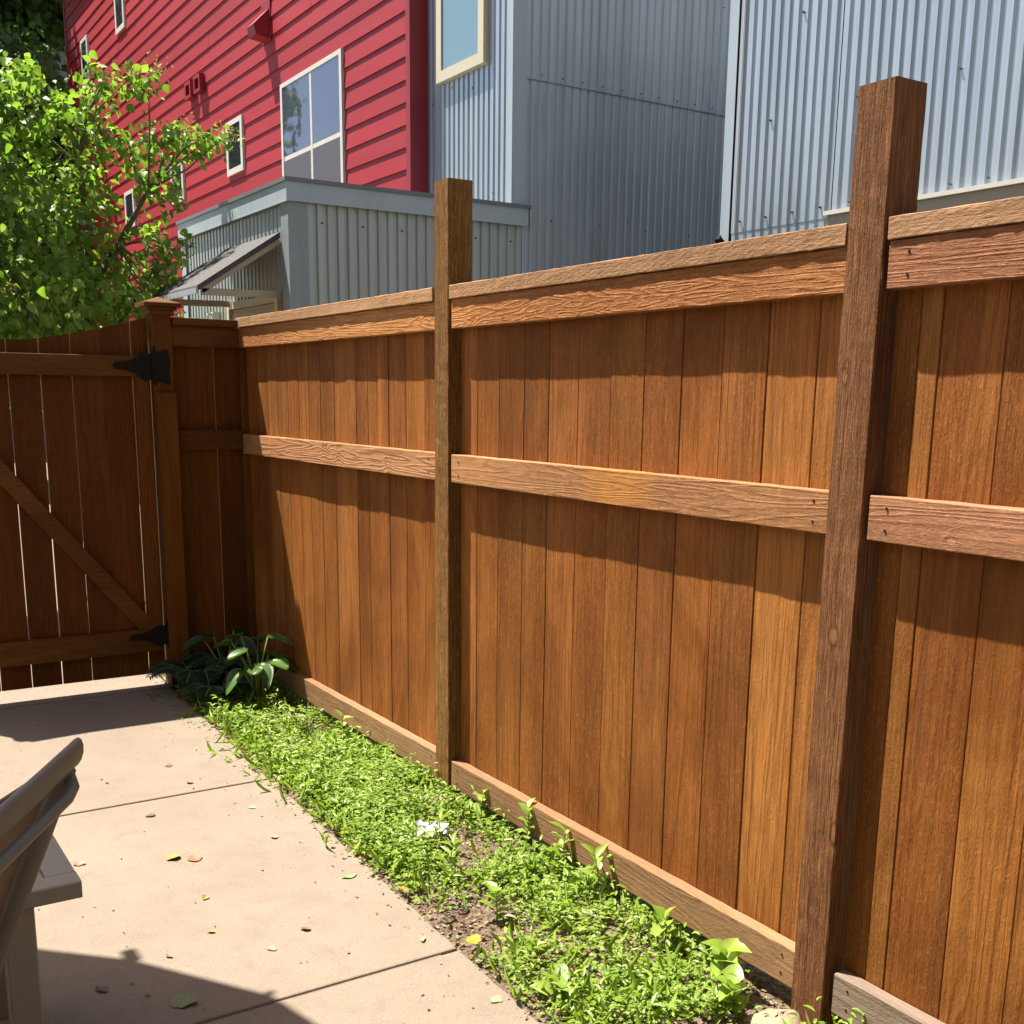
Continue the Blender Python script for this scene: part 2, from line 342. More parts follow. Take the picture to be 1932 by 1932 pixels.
M['cover'] = leafmat('clover_leaf', [(0.14, 0.26, 0.03), (0.22, 0.36, 0.04), (0.30, 0.45, 0.05), (0.38, 0.50, 0.08), (0.24, 0.38, 0.09)], 0.42, 0.45, 0.5, (1.4, 1.4, 0.6))
M['blade'] = leafmat('weed_leaf', [(0.22, 0.36, 0.04), (0.32, 0.48, 0.06), (0.42, 0.55, 0.12)], 0.35, 0.4, 0.5, (1.3, 1.4, 0.6))
M['hosta'] = leafmat('hosta_leaf', [(0.07, 0.15, 0.035), (0.11, 0.22, 0.04)], 0.35, 0.4, 0.5, (1.4, 1.5, 0.5))
M['fern'] = leafmat('fern_leaf', [(0.05, 0.10, 0.05), (0.09, 0.15, 0.08)], 0.3, 0.55, 0.4)
M['litter'] = leafmat('dry_litter', [(0.20, 0.12, 0.06), (0.34, 0.22, 0.12), (0.45, 0.34, 0.22), (0.12, 0.08, 0.05)], 0.15, 0.8, 0.2, (1, 0.9, 0.7))
M['bark'] = simple('bark', (0.20, 0.18, 0.12), 0.9, nscale=30, namt=0.35, bump=0.8, bdist=0.01)
M['stem'] = simple('green_stem', (0.22, 0.26, 0.09), 0.6)
M['iron'] = simple('black_iron', (0.010, 0.009, 0.009), 0.75, 0.0, 0.2, nscale=60, namt=0.3)
M['stone'] = simple('pale_rock', (0.42, 0.30, 0.19), 0.9, nscale=14, namt=0.2, bump=0.8, bdist=0.01)
M['frame'] = simple('brown_metal_frame', (0.20, 0.18, 0.155), 0.6, 0.0, nscale=30, namt=0.08)
M['sling'] = simple('tan_sling_fabric', (0.25, 0.19, 0.135), 0.85, nscale=400, namt=0.25, bump=0.5, bdist=0.0006)
M['table'] = simple('taupe_table_metal', (0.36, 0.32, 0.27), 0.5, 0.1, nscale=40, namt=0.05)
M['paper'] = simple('white_scrap', (0.80, 0.86, 0.88), 0.6, nscale=30, namt=0.1)
M['umbrella'] = leafmat('umbrella_canvas', [(0.95, 0.82, 0.66), (0.95, 0.82, 0.66)], 0.6, 0.9, 0.1, (1.0, 0.95, 0.9))
M['sky_blocker'] = simple('sky_blocker_siding', (0.05, 0.052, 0.056), 0.8, nscale=3, namt=0.08)
M['grey_house'] = simple('grey_house_siding', (0.30, 0.31, 0.33), 0.8, nscale=3, namt=0.08)

def scale_albedo(mat, k):
    # one place to set how bright every surface is: real-world values under a strong sun
    for nd in mat.node_tree.nodes:
        if nd.type == 'VALTORGB':
            for e in nd.color_ramp.elements: e.color = (e.color[0]*k, e.color[1]*k, e.color[2]*k, 1)
        elif nd.type == 'MIX' and nd.blend_type == 'MIX' and nd.data_type == 'RGBA':
            for i in (6, 7):
                if not nd.inputs[i].is_linked and nd.inputs[0].name: c = nd.inputs[i].default_value; nd.inputs[i].default_value = (c[0]*k, c[1]*k, c[2]*k, 1)
        elif nd.type == 'BSDF_PRINCIPLED' and not nd.inputs[0].is_linked:
            c = nd.inputs[0].default_value; nd.inputs[0].default_value = (c[0]*k, c[1]*k, c[2]*k, 1)
for _m in M.values(): scale_albedo(_m, 0.72)
# ================================================================== GROUND
def grid_sheet(name, x0, x1, y0, y1, nx, ny, zf, mat, kind='structure', edge=None):
    xs = np.linspace(x0, x1, nx+1); ys = np.linspace(y0, y1, ny+1)
    X, Y = np.meshgrid(xs, ys); 
    if edge is not None:
        k = (X-x0)/(x1-x0); X = edge(Y)*(1-k)+x1*k
    Z = zf(X, Y); V = np.stack([X, Y, Z], -1).reshape(-1, 3)
    i = np.arange(ny)[:, None]*(nx+1)+np.arange(nx)[None, :]
    F = np.stack([i, i+1, i+nx+2, i+nx+1], -1).reshape(-1, 4)
    o = np_mesh(name, V, [F], mat, smooth=True); o['kind'] = kind; return o
grid_sheet('ground', -150, 150, -150, 200, 10, 10, lambda X, Y: X*0-0.10, M['ground'])
EDGE = lambda y: 1.335+(y-1.94)*0.0384
# patio slabs split by tooled joints
JY = [-3.2, 0.83, 2.352, 3.882, 5.40, 5.47]
cb = MB()
ys = [-3.2, -0.7, 0.83, 2.352, 3.882, 5.415]
def slab(m, xa, xb, ya, yb, z=0.0, r=0.006, bot=-0.12):
    """slab with rounded-over edges; xb may be a function of y"""
    fx = xb if callable(xb) else (lambda y: xb)
    prof = [(0, bot), (0, z-r), (r*0.3, z-r*0.3), (r, z)]
    n = 24; rows = []
    pts = lambda ins, zz: [(xa+ins, ya+ins, zz)] + [(fx(ya+(yb-ya)*i/n)-ins+0.0022*math.sin(37*(ya+(yb-ya)*i/n)), min(max(ya+(yb-ya)*i/n, ya+ins), yb-ins), zz) for i in range(n+1)] + [(xa+ins, yb-ins, zz)]
    k = n+3; vs = []
    for ins, zz in prof: vs += pts(ins, zz)
    fs = []
    for a in range(len(prof)-1):
        for i in range(k):
            j = (i+1) % k; fs.append((a*k+i, a*k+j, (a+1)*k+j, (a+1)*k+i))
    fs.append(tuple((len(prof)-1)*k+i for i in range(k)))
    m.add(vs, fs)
for a, b in zip(ys[:-1], ys[1:]):
    slab(cb, -1.2, EDGE, a+0.0055, b-0.0055)
    slab(cb, -4.5, -1.208, a+0.0055, b-0.0055)
slab(cb, -4.5, lambda y: 1.50, 5.42, 5.62, 0.004)
o = cb.build('patio', M['concrete']); o['kind'] = 'structure'
jb = MB(); jb.box((-4.5, -3.2, -0.11), (1.30, 5.44, -0.0065)); o = jb.build('patio_joint_base', M['concrete_dark']); o['kind'] = 'structure'
pb = MB(); pb.box((-4.5, 5.63, -0.09), (12, 30, -0.02)); o = pb.build('path', M['concrete']); o['kind'] = 'structure'

rng = np.random.default_rng(3)
def vnoise(x, y, s, seed=0):
    """cheap smooth value noise for numpy"""
    r = np.random.default_rng(seed); T = r.random((64, 64)); x = np.asarray(x)*s+17; y = np.asarray(y)*s+11
    xi = np.floor(x).astype(int); yi = np.floor(y).astype(int); fx = x-xi; fy = y-yi; fx = fx*fx*(3-2*fx); fy = fy*fy*(3-2*fy)
    q = lambda a, b: T[a % 64, b % 64]
    return (q(xi, yi)*(1-fx)+q(xi+1, yi)*fx)*(1-fy)+(q(xi, yi+1)*(1-fx)+q(xi+1, yi+1)*fx)*fy
def soilz(X, Y):
    z = -0.03+0.02*vnoise(X, Y, 6, 1)+0.014*vnoise(X, Y, 22, 2)+0.008*vnoise(X, Y, 70, 3)
    return z - 0.015*np.clip((X-1.85)/0.1, 0, 1)
grid_sheet('garden_bed', 1.33, 2.6, -1.2, 5.95, 110, 520, soilz, M['soil'], edge=lambda Y: EDGE(Y)-0.004)

# ================================================================== WOODEN FENCE
XF, XR, XP = 1.888, 1.8955, 1.935       # post face, rail face, picket face
fence = thing('wooden_fence', 'reddish brown cedar privacy fence with tall square posts running along the planted strip', 'fence', (1.94, 3.0, 0))
M['post_gold'] = wood('golden_post_wood', 'z', light=(0.46, 0.26, 0.085), dark=(0.15, 0.065, 0.018), alt=(0.34, 0.17, 0.05), var=0.03, rings=0.5, fiber=2.2, bump=1.8, knots=0.4, rough=0.75)
def post(y, top, seed, tilt=0.0, mat='post'):
    m = MB(); m.beam((XF+0.048, y+tilt, -0.3), (XF+0.048, y, top), 0.093, 0.096, up=(0, 1, 0), ch=0.0025, n=70, jit=0.0009, seed=seed)
    return m.build('post', M[mat], fence)
post(3.413, 2.115, 1, 0.0, 'post_gold')
post(1.634, 2.040, 2, 0.012)
bays = [(3.465, 5.45), (1.686, 3.360), (-0.30, 1.583), (-2.3, -0.40)]
post(-0.35, 2.05, 3)
seams = {0: [3.465, 3.62, 3.765, 3.907, 4.0, 4.092, 4.2, 4.30, 4.417, 4.56, 4.688, 4.80, 4.934, 5.06, 5.18, 5.31, 5.46],
         1: [1.686, 1.785, 1.936, 2.085, 2.234, 2.384, 2.529, 2.683, 2.833, 2.968, 3.113, 3.25, 3.360],
         2: [-0.30, -0.15, 0.0, 0.15, 0.30, 0.45, 0.60, 0.745, 0.89, 1.035, 1.18, 1.324, 1.469, 1.52, 1.583],
         3: [-2.3+0.146*i for i in range(14)]}
for b, (ya, yb) in enumerate(bays):
    m = MB(); sm = seams[b]; rnd = random.Random(b+5)
    for i, (a, c) in enumerate(zip(sm[:-1], sm[1:])):
        gp = rnd.choice([0.0012, 0.0018, 0.0026]); dx = rnd.uniform(-0.0015, 0.0015)
        m.beam((XP+0.009+dx, (a+c)/2, 0.02), (XP+0.009+dx, (a+c)/2, 1.7345), 0.0175, (c-a)-gp, up=(0, 1, 0), ch=0.0016, n=1, seed=i)
    m.build('picket_panel', M['picket'], fence)
    capj = [-0.004, 0, 0.003, 0][b]
    ye = yb+(0.012 if b == 0 else 0.0)
    def rail(name, z, h, t_, mat, n, jit, seed, ya_=None, yb_=None, x=XR, nails=True):
        A = ya_ if ya_ is not None else ya; B = yb_ if yb_ is not None else yb
        m = MB(); m.beam((x+t_/2, A, z+h/2), (x+t_/2, B, z+h/2), t_, h, ch=0.002, n=n, jit=jit, seed=seed)
        if nails:
            m.mi = 1
            for yy in (A+0.045, B-0.045):
                for zz in (0.26, 0.74): m.disc((x-0.0006, yy+0.004*(seed % 3-1), z+h*zz), (-1, 0, 0), 0.0032, 7, 0.001)
        return m.build(name, [mat, M['iron']], fence)
    g_ = 0.006
    o = rail('top_rail', 1.642, 0.093, 0.0385, M['top_red' if b == 2 else 'rail'], 60, 0.0007, b+10, ya+(0.0 if b else 0.0), yb-(g_ if b else 0), nails=(b == 2))
    if b == 1: tag(o, 'top rail with deeply furrowed orange grain')
    o = rail('middle_rail', 1.135, 0.094, 0.0385, M[{0: 'rail_knotty', 1: 'rail_patch', 2: 'rail_red'}.get(b, 'rail_mid')], 40, 0.0007, b+20, ya+0.003, yb-g_)
    if b == 1: tag(o, 'middle rail with an orange stain patch')
    o = rail('bottom_rail', 0.040, 0.098, 0.0385, M['rail_grey'] if b == 2 else M['rail_low'], 40, 0.0008, b+30, ya+0.003, yb-g_-(0.004 if b == 2 else 0))
    if b == 2: tag(o, 'weathered grey bottom rail')
    m = MB(); m.beam((XF+capj+0.052, ya-(0.0 if b != 0 else -0.002), 1.7585), (XF+capj+0.052, ye-(0.003 if b else 0), 1.7585), 0.104, 0.044, ch=0.002, n=50, jit=0.0009, seed=b+40)
    m.build('cap_board', M['cap'], fence)

# ================================================================== SIDE FENCE BY THE GATE
side = thing('side_fence_panel', 'short dark brown fence panel with a capped gate post, between the gate and the corner', 'fence', (1.75, 5.5, 0))
YG = 5.48
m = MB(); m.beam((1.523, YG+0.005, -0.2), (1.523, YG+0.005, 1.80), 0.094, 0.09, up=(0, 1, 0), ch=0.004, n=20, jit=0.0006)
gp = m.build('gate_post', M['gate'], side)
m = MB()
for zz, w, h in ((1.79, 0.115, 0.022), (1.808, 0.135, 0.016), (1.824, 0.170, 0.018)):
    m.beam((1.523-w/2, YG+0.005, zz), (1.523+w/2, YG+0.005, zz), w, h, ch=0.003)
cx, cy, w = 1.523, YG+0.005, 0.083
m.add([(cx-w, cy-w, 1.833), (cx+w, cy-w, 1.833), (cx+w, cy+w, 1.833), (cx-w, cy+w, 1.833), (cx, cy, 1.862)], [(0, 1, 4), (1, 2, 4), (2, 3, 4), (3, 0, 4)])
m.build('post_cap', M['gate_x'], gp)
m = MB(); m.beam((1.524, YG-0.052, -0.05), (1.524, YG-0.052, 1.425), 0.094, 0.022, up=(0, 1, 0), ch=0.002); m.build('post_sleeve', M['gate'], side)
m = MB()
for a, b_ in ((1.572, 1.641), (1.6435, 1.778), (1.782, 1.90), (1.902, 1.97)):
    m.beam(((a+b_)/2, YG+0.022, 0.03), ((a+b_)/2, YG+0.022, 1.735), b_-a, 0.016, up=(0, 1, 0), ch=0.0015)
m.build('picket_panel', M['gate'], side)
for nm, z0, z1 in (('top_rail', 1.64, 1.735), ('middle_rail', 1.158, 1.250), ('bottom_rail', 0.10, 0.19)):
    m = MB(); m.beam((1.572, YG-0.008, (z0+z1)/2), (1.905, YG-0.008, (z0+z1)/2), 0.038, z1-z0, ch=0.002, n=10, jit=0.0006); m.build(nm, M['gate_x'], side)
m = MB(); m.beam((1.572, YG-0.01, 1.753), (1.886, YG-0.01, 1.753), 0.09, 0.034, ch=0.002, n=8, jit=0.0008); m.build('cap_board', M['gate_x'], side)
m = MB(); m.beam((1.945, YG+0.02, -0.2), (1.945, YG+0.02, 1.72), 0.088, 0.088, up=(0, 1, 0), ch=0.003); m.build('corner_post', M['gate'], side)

# ================================================================== GATE
gate = thing('garden_gate', 'dark brown wooden gate with scooped top edge and diagonal brace, standing in shade', 'gate', (0.9, 5.48, 0))
def gtop(x):   # concave top edge
    return 1.647+0.118*min(1, max(0, (x-0.90)/0.56))**1.35 if x > 0.9 else 1.647+0.118*min(1, max(0, (0.80-x)/0.56))**1.35
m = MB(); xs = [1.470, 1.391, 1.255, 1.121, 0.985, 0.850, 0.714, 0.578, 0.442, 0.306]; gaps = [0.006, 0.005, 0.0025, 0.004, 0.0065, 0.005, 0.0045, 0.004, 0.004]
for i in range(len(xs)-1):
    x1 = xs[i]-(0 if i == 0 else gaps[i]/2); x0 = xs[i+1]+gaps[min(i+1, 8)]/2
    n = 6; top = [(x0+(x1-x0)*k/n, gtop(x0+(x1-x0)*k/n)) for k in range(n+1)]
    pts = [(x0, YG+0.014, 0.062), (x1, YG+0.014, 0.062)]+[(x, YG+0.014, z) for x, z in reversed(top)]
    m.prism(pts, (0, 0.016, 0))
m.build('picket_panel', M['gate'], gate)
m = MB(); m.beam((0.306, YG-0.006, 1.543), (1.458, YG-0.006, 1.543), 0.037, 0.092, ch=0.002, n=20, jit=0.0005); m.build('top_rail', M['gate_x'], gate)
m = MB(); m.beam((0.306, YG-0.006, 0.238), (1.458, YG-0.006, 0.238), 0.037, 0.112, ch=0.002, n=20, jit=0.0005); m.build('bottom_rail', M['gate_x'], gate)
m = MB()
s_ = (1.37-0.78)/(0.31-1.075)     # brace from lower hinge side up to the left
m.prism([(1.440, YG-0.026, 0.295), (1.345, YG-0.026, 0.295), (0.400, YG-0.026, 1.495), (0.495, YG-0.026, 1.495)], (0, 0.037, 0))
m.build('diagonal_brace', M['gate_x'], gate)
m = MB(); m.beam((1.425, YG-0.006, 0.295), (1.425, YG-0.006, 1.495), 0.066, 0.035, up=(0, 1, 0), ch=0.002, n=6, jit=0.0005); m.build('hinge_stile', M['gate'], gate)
def hinge(zc, s=1.0):
    m = MB(); y = YG-0.030
    out = [(1.292, 0.0), (1.305, 0.014), (1.34, 0.017), (1.375, 0.024), (1.40, 0.036), (1.425, 0.058), (1.445, 0.064), (1.462, 0.055), (1.476, 0.06)]
    pts = [(x, y, zc+z*s) for x, z in out]+[(x, y, zc-z*s*1.1) for x, z in reversed(out[1:])]
    m.prism(pts, (0, -0.004, 0))
    m.prism([(1.482, y-0.012, zc+0.062*s), (1.545, y-0.012, zc+0.078*s), (1.553, y-0.012, zc+0.02), (1.547, y-0.012, zc-0.03), (1.551, y-0.012, zc-0.085*s), (1.482, y-0.012, zc-0.068*s)], (0, -0.004, 0))
    m.tube([(1.479, y-0.01, zc-0.085*s), (1.479, y-0.01, zc+0.09*s)], 0.009, 10)
    for x, z in ((1.32, 0), (1.355, 0), (1.39, 0.01), (1.39, -0.01), (1.43, 0.03), (1.43, -0.03), (1.52, 0.065), (1.52, 0.0), (1.52, -0.065)):
        m.tube([(x, y-0.015 if x > 1.48 else y-0.003, zc+z), (x, y-0.021 if x > 1.48 else y-0.008, zc+z)], 0.006, 8)
    return m.build('strap_hinge', M['iron'], gate)
tag(hinge(1.545), 'upper black strap hinge'); tag(hinge(0.262, 0.8), 'lower black strap hinge half hidden by plants')

# ================================================================== TOWNHOUSE
def corrug(m, a, b, z0, z1, out, pitch=0.068, amp=0.006):
    """ribbed sheet from point a=(x,y) to b, outward normal out: broad crests, narrow valleys"""
    a = Vector((a[0], a[1])); b = Vector((b[0], b[1])); L = (b-a).length; d = (b-a)/L; o = Vector(out)
    prof = [(0.0, 1), (0.16, 1.12), (0.32, 1), (0.50, 1), (0.515, .8), (0.60, -.8), (0.62, -1), (0.80, -1), (0.82, -.8), (0.93, .85), (0.955, 1)]
    vs = []; fs = []; st = []
    for i in range(int(L/pitch)+2):
        w = 1+0.05*math.sin(i*12.9898+a.x*7)
        st += [((i+f)*pitch, h*amp*w) for f, h in prof]
    st = [q for q in st if q[0] <= L]
    for i, (s_, h) in enumerate(st):
        q = a+d*s_+o*h; vs += [(q.x, q.y, z0), (q.x, q.y, z1)]
        if i: fs.append((2*i-2, 2*i, 2*i+1, 2*i-1))
    m.add(vs, fs)
house = thing('townhouse', 'tall red clapboard townhouse joined to silver corrugated metal walls, behind the fence', 'building', (4.2, 9, -0.1))
XRD, XM, XD, YB, YC = 4.10, 4.232, 6.10, 6.655, 7.834
ZT = 7.6
XG, YR = 4.82, 5.245        # right block: face and far corner
# red lap siding
m = MB(); e = 0.1548; z = 0.02; rows = int((ZT-0)/e)
base = 3.0745-20*e
for i in range(60):
    z0 = base+e*i; z1 = z0+e
    if z0 > ZT: break
    xb, xt = XRD-0.012, XRD+0.001
    y0, y1 = YC+0.057, 18.86
    rr = random.Random(i*7); cuts = [y0]; yy = y0+rr.uniform(0.6, 3.6)
    while yy < y1-0.4: cuts.append(yy); yy += 3.66
    cuts.append(y1)
    for ya, yb in zip(cuts[:-1], cuts[1:]):
        d1, d2 = rr.uniform(-.0015, .0015), rr.uniform(-.0015, .0015); za, zb = z0+rr.uniform(-.002, .002), z0+rr.uniform(-.002, .002)
        vs = [(xb+d1, ya+.0015, za), (xb+d2, yb-.0015, zb), (xt, yb-.0015, z1+0.012), (xt, ya+.0015, z1+0.012), (xt+0.012, ya, za), (xt+0.012, yb, zb)]
        m.add(vs, [(0, 3, 2, 1), (0, 1, 5, 4)])
m.build('red_siding_wall', M['red'], house)
m = MB(); m.box((XRD+0.015, YC+0.004, -0.2), (9.5, 18.86, ZT)); m.box((XM+0.03, YB+0.02, -0.2), (9.5, YC+0.0, ZT)); m.box((XG+0.02, -6, -0.2), (9.45, YR-0.02, ZT-0.01))
m.build('inner_wall', M['red_trim'], house)
m = MB(); m.prism([(XRD-0.022, YC-0.004, -0.1), (XM-0.004, YC-0.004, -0.1), (XM-0.004, YC+0.002, -0.1), (XRD-0.002, YC+0.002, -0.1), (XRD-0.002, YC+0.06, -0.1), (XRD-0.022, YC+0.06, -0.1)], (0, 0, ZT+0.1)); m.build('corner_board', M['red_trim'], house)
m = MB(); m.box((XRD-0.02, 18.82, -0.1), (XRD+0.012, 18.88, ZT)); m.build('corner_board', M['red_trim'], house)
m = MB(); m.box((XRD-0.11, YC-0.02, 7.25), (9.7, 19.2, 7.32)); m.box((XRD-0.14, YC-0.02, 7.18), (XRD-0.11, 19.2, 7.62)); m.box((XRD-0.11, 19.2, 7.18), (9.7, 19.23, 7.60)); m.box((XRD-0.02, YC, ZT), (9.5, 19.2, ZT+.1)); m.box((XM-0.02, YB-0.03, ZT), (9.5, YC-0.03, ZT+.08)); m.box((XG-0.02, -6, ZT), (9.5, YR+0.02, ZT+.08))
m.build('roof', M['red_trim'], house)
# metal wall beside the red corner
m = MB(); corrug(m, (XM, YC-0.006), (XM, YB+0.06), 2.55, ZT, (-1, 0))
m.mi = 1
for zz in (2.72, 3.62-0.12, 4.3, 5.0):
    for k in range(4): m.disc((XM-0.012, YC-0.10-0.28*k, zz+0.06*(k % 2)), (-1, 0, 0), 0.006, 6, 0.004)
m.build('front_metal_wall', [M['metal'], M['screw']], house)
m = MB(); m.box((XM-0.022, YB+0.065, 2.6), (XM-0.019, YB-0.012, ZT)); m.box((XM-0.019, YB-0.0150, 2.6), (XM+0.085, YB-0.012, ZT)); m.build('outer_corner_flashing', M['flash'], house)
# shaded face
m = MB(); corrug(m, (XM+0.07, YB), (9.4, YB), 0.0, 3.478, (0, -1)); corrug(m, (XM+0.07, YB-0.008), (9.4, YB-0.008), 3.468, ZT, (0, -1))
m.mi = 1
for k in range(11): m.disc((XM+0.20+0.166*k, YB-0.022, 3.50), (0, -1, 0), 0.006, 6, 0.004)
for k in range(5): m.disc((XM+0.12+0.41*k, YB-0.022, 4.1+0.02*k), (0, -1, 0), 0.006, 6, 0.004)
for k in range(4): m.disc((XM+0.3+0.41*k, YB-0.014, 2.6), (0, -1, 0), 0.006, 6, 0.004)
m.build('side_metal_wall', [M['metal'], M['screw']], house)
# right wall
m = MB(); corrug(m, (XG, YR-0.075), (XG, 4.405), 0.9, 2.385, (-1, 0)); corrug(m, (XG-0.004, YR-0.075), (XG-0.004, 4.405), 2.38, ZT, (-1, 0)); corrug(m, (XG-0.004, 4.405), (XG-0.004, -6), 2.406, ZT, (-1, 0))
m.mi = 1
for r_, zz in enumerate((2.44, 2.95, 3.45, 3.95)):
    for k in range(20):
        if r_ == 0 or k % 3 == r_ % 3: m.disc((XG-0.011, YR-0.15-0.204*k, zz), (-1, 0, 0), 0.006, 6, 0.012)
m.build('bright_metal_wall', [M['metal'], M['screw']], house)
m = MB(); corrug(m, (XG+0.08, YR), (9.4, YR), 0.0, ZT, (0, 1)); m.build('recess_metal_wall', M['metal'], house)
m = MB(); m.prism([(XG-0.016, YR+0.014, 0.0), (XG-0.016, YR-0.062, 0.0), (XG-0.013, YR-0.062, 0.0), (XG-0.013, YR+0.011, 0.0), (XG+0.08, YR+0.011, 0.0), (XG+0.08, YR+0.014, 0.0)], (0, 0, ZT)); m.build('recess_corner_flashing', M['flash'], house)
m = MB(); m.box((XG-0.045, 4.400, 2.05), (XG-0.01, -6, 2.382)); m.build('beige_band', M['beige'], house)
m = MB(); m.box((XG-0.065, 4.412, 2.384), (XG-0.008, -6, 2.405)); m.build('drip_edge', M['white'], house)
m = MB(); m.box((XG-0.008, 4.39, -0.1), (XG+0.02, -6, 2.06)); m.build('lower_wall', M['beige'], house)
m = MB(); m.tube([(XG-0.04, 5.20, 1.85), (XG-0.04, 5.20, 2.33), (XG-0.06, 5.215, 2.36), (XG-0.085, 5.20, 2.335)], 0.016, 8); m.build('conduit_elbow', M['iron'], house)
m = MB(); m.tube([(XG-0.016, YR-0.105, 0.9), (XG-0.017, YR-0.105, ZT)], 0.0035, 6); m.build('white_cable', M['white'], house)

# windows: frame with panes as children
def window(y0, y1, z0, z1, x, fr, mat_f, panes, wfr=0.045, mull=None, trans=None, label=None, proud=0.03):
    m = MB(); xf = x-proud
    m.box((xf, y0, z0+wfr), (x+0.02, y0+wfr, z1-wfr*0.8)); m.box((xf, y1-wfr, z0+wfr), (x+0.02, y1, z1-wfr*0.8))
    m.box((xf, y0, z0), (x+0.02, y1, z0+wfr)); m.box((xf, y0, z1-wfr*0.8), (x+0.02, y1, z1))
    if mull: m.box((xf+0.004, mull-wfr*0.45, z0+wfr), (x+0.02, mull+wfr*0.45, z1-wfr*0.8))
    if trans:
        segs = [(y0+wfr, (mull-wfr*0.45)), (mull+wfr*0.45, y1-wfr)] if mull else [(y0+wfr, y1-wfr)]
        for a, b in segs: m.box((xf+0.006, a, trans-0.022), (x+0.02, b, trans+0.022))
    o = m.build('window', mat_f, house)
    if label: tag(o, label)
    for (a, b, c, d, mt) in panes:
        m = MB(); m.box((x-0.025, a, c), (x-0.018, b, d)); m.build('pane', mt, o)
    return o
w = 0.045
window(9.01, 10.35, 2.75, 4.155, XRD, None, M['white'],
       [(9.055, 9.64, 3.54, 4.12, M['glass']), (9.68, 10.305, 3.54, 4.12, M['glass']), (9.055, 9.64, 2.79, 3.50, M['screen']), (9.68, 10.305, 2.79, 3.50, M['screen'])],
       mull=9.66, trans=3.52, label='large four pane window above the metal entry box')
for y0, y1, z0, z1, lb in ((11.385, 11.865, 3.597, 4.106, 'small window nearest the large one'), (13.375, 13.85, 3.575, 3.995, 'small window beside the tree'), (15.52, 15.975, 3.545, 4.0, 'small window half hidden by leaves'),
                       (15.50, 15.93, 5.90, 6.75, 'narrow upper window'), (17.50, 17.905, 5.70, 6.29, 'farthest small upper window')):
    window(y0, y1, z0, z1, XRD, None, M['white'], [(y0+0.04, y1-0.04, z0+0.04, z1-0.035, M['glass_dark'])], wfr=0.058, label=lb)
window(6.975, 7.63, 3.615, 5.2, XM-0.012, None, M['cream'], [(7.04, 7.565, 3.68, 5.14, M['glass_teal'])], wfr=0.072, proud=0.035, label='cream framed window in the metal wall')
# vent hood
m = MB(); y0, y1 = 10.585, 10.76
m.add([(XRD-0.01, y0, 4.86), (XRD-0.01, y1, 4.86), (XRD-0.17, y0, 4.70), (XRD-0.17, y1, 4.70), (XRD-0.15, y0, 4.615), (XRD-0.15, y1, 4.615), (XRD-0.01, y0, 4.60), (XRD-0.01, y1, 4.60)],
      [(0, 1, 3, 2), (2, 3, 5, 4), (4, 5, 7, 6), (0, 2, 4, 6), (1, 7, 5, 3)])
m.box((XRD-0.018, 10.565, 4.585), (XRD-0.008, 10.78, 4.93)); m.build('vent_hood', M['red_trim'], house)
for ya in (12.51, 12.83):
    m = MB()
    m.box((XRD-0.07, ya, 4.55), (XRD-0.01, ya+0.035, 4.72)); m.box((XRD-0.07, ya+0.035, 4.685), (XRD-0.01, ya+0.17, 4.72)); m.box((XRD-0.07, ya+0.17, 4.55), (XRD-0.01, ya+0.205, 4.72)); m.box((XRD-0.07, ya+0.035, 4.55), (XRD-0.01, ya+0.17, 4.58))
    m.build('pipe_vent', M['red_trim'], house)
# paint drips
# entry box
XB, YL = 2.657, 8.80
m = MB()
corrug(m, (XB+0.11, YB), (XM+0.09, YB), 0.0, 2.56, (0, -1)); m.mi = 1
for k in range(6): m.disc((XB+0.2+0.27*k, YB-0.0125, 2.44), (0, -1, 0), 0.007, 6, 0.004)
m.mi = 0
corrug(m, (XB, YL-0.08), (XB, 7.78), 0.0, 2.56, (-1, 0)); corrug(m, (XB, 7.78), (XB, YB+0.08), 2.03, 2.56, (-1, 0))
m.build('entry_box_wall', [M['metal_box'], M['screw']], house)
m = MB(); m.box((XB+0.03, YB+0.03, 0), (XRD, YL-0.01, 2.6)); m.build('entry_box_core', M['beige'], house)
m = MB()
m.prism([(XB-0.019, YB-0.017, 0), (XB+0.105, YB-0.017, 0), (XB+0.105, YB-0.014, 0), (XB-0.016, YB-0.014, 0), (XB-0.016, YB+0.10, 0), (XB-0.019, YB+0.10, 0)], (0, 0, 2.55)); m.build('box_corner_trim', M['flash_dark2'], house)
m = MB(); m.prism([(XB-0.016, YL+0.003, 0), (XB-0.016, YL-0.10, 0), (XB-0.013, YL-0.10, 0), (XB-0.013, YL, 0), (XRD-0.02, YL, 0), (XRD-0.02, YL+0.003, 0)], (0, 0, 2.55)); m.build('box_corner_trim', M['flash'], house)
m = MB(); m.box((XB-0.032, YB-0.034, 2.545), (XB-0.028, YL+0.01, 2.655)); m.box((XB-0.028, YB-0.034, 2.545), (XM+0.10, YB-0.030, 2.655))
m.box((XB-0.036, YB-0.038, 2.541), (XB-0.020, YL+0.01, 2.547)); m.build('fascia', M['flash'], house)
m = MB(); m.box((XB-0.042, YB-0.044, 2.655), (XRD-0.02, YL+0.02, 2.678)); m.box((XRD-0.02, YB-0.044, 2.655), (XM+0.12, YC-0.01, 2.678)); m.build('coping', M['flash_dark'], house)
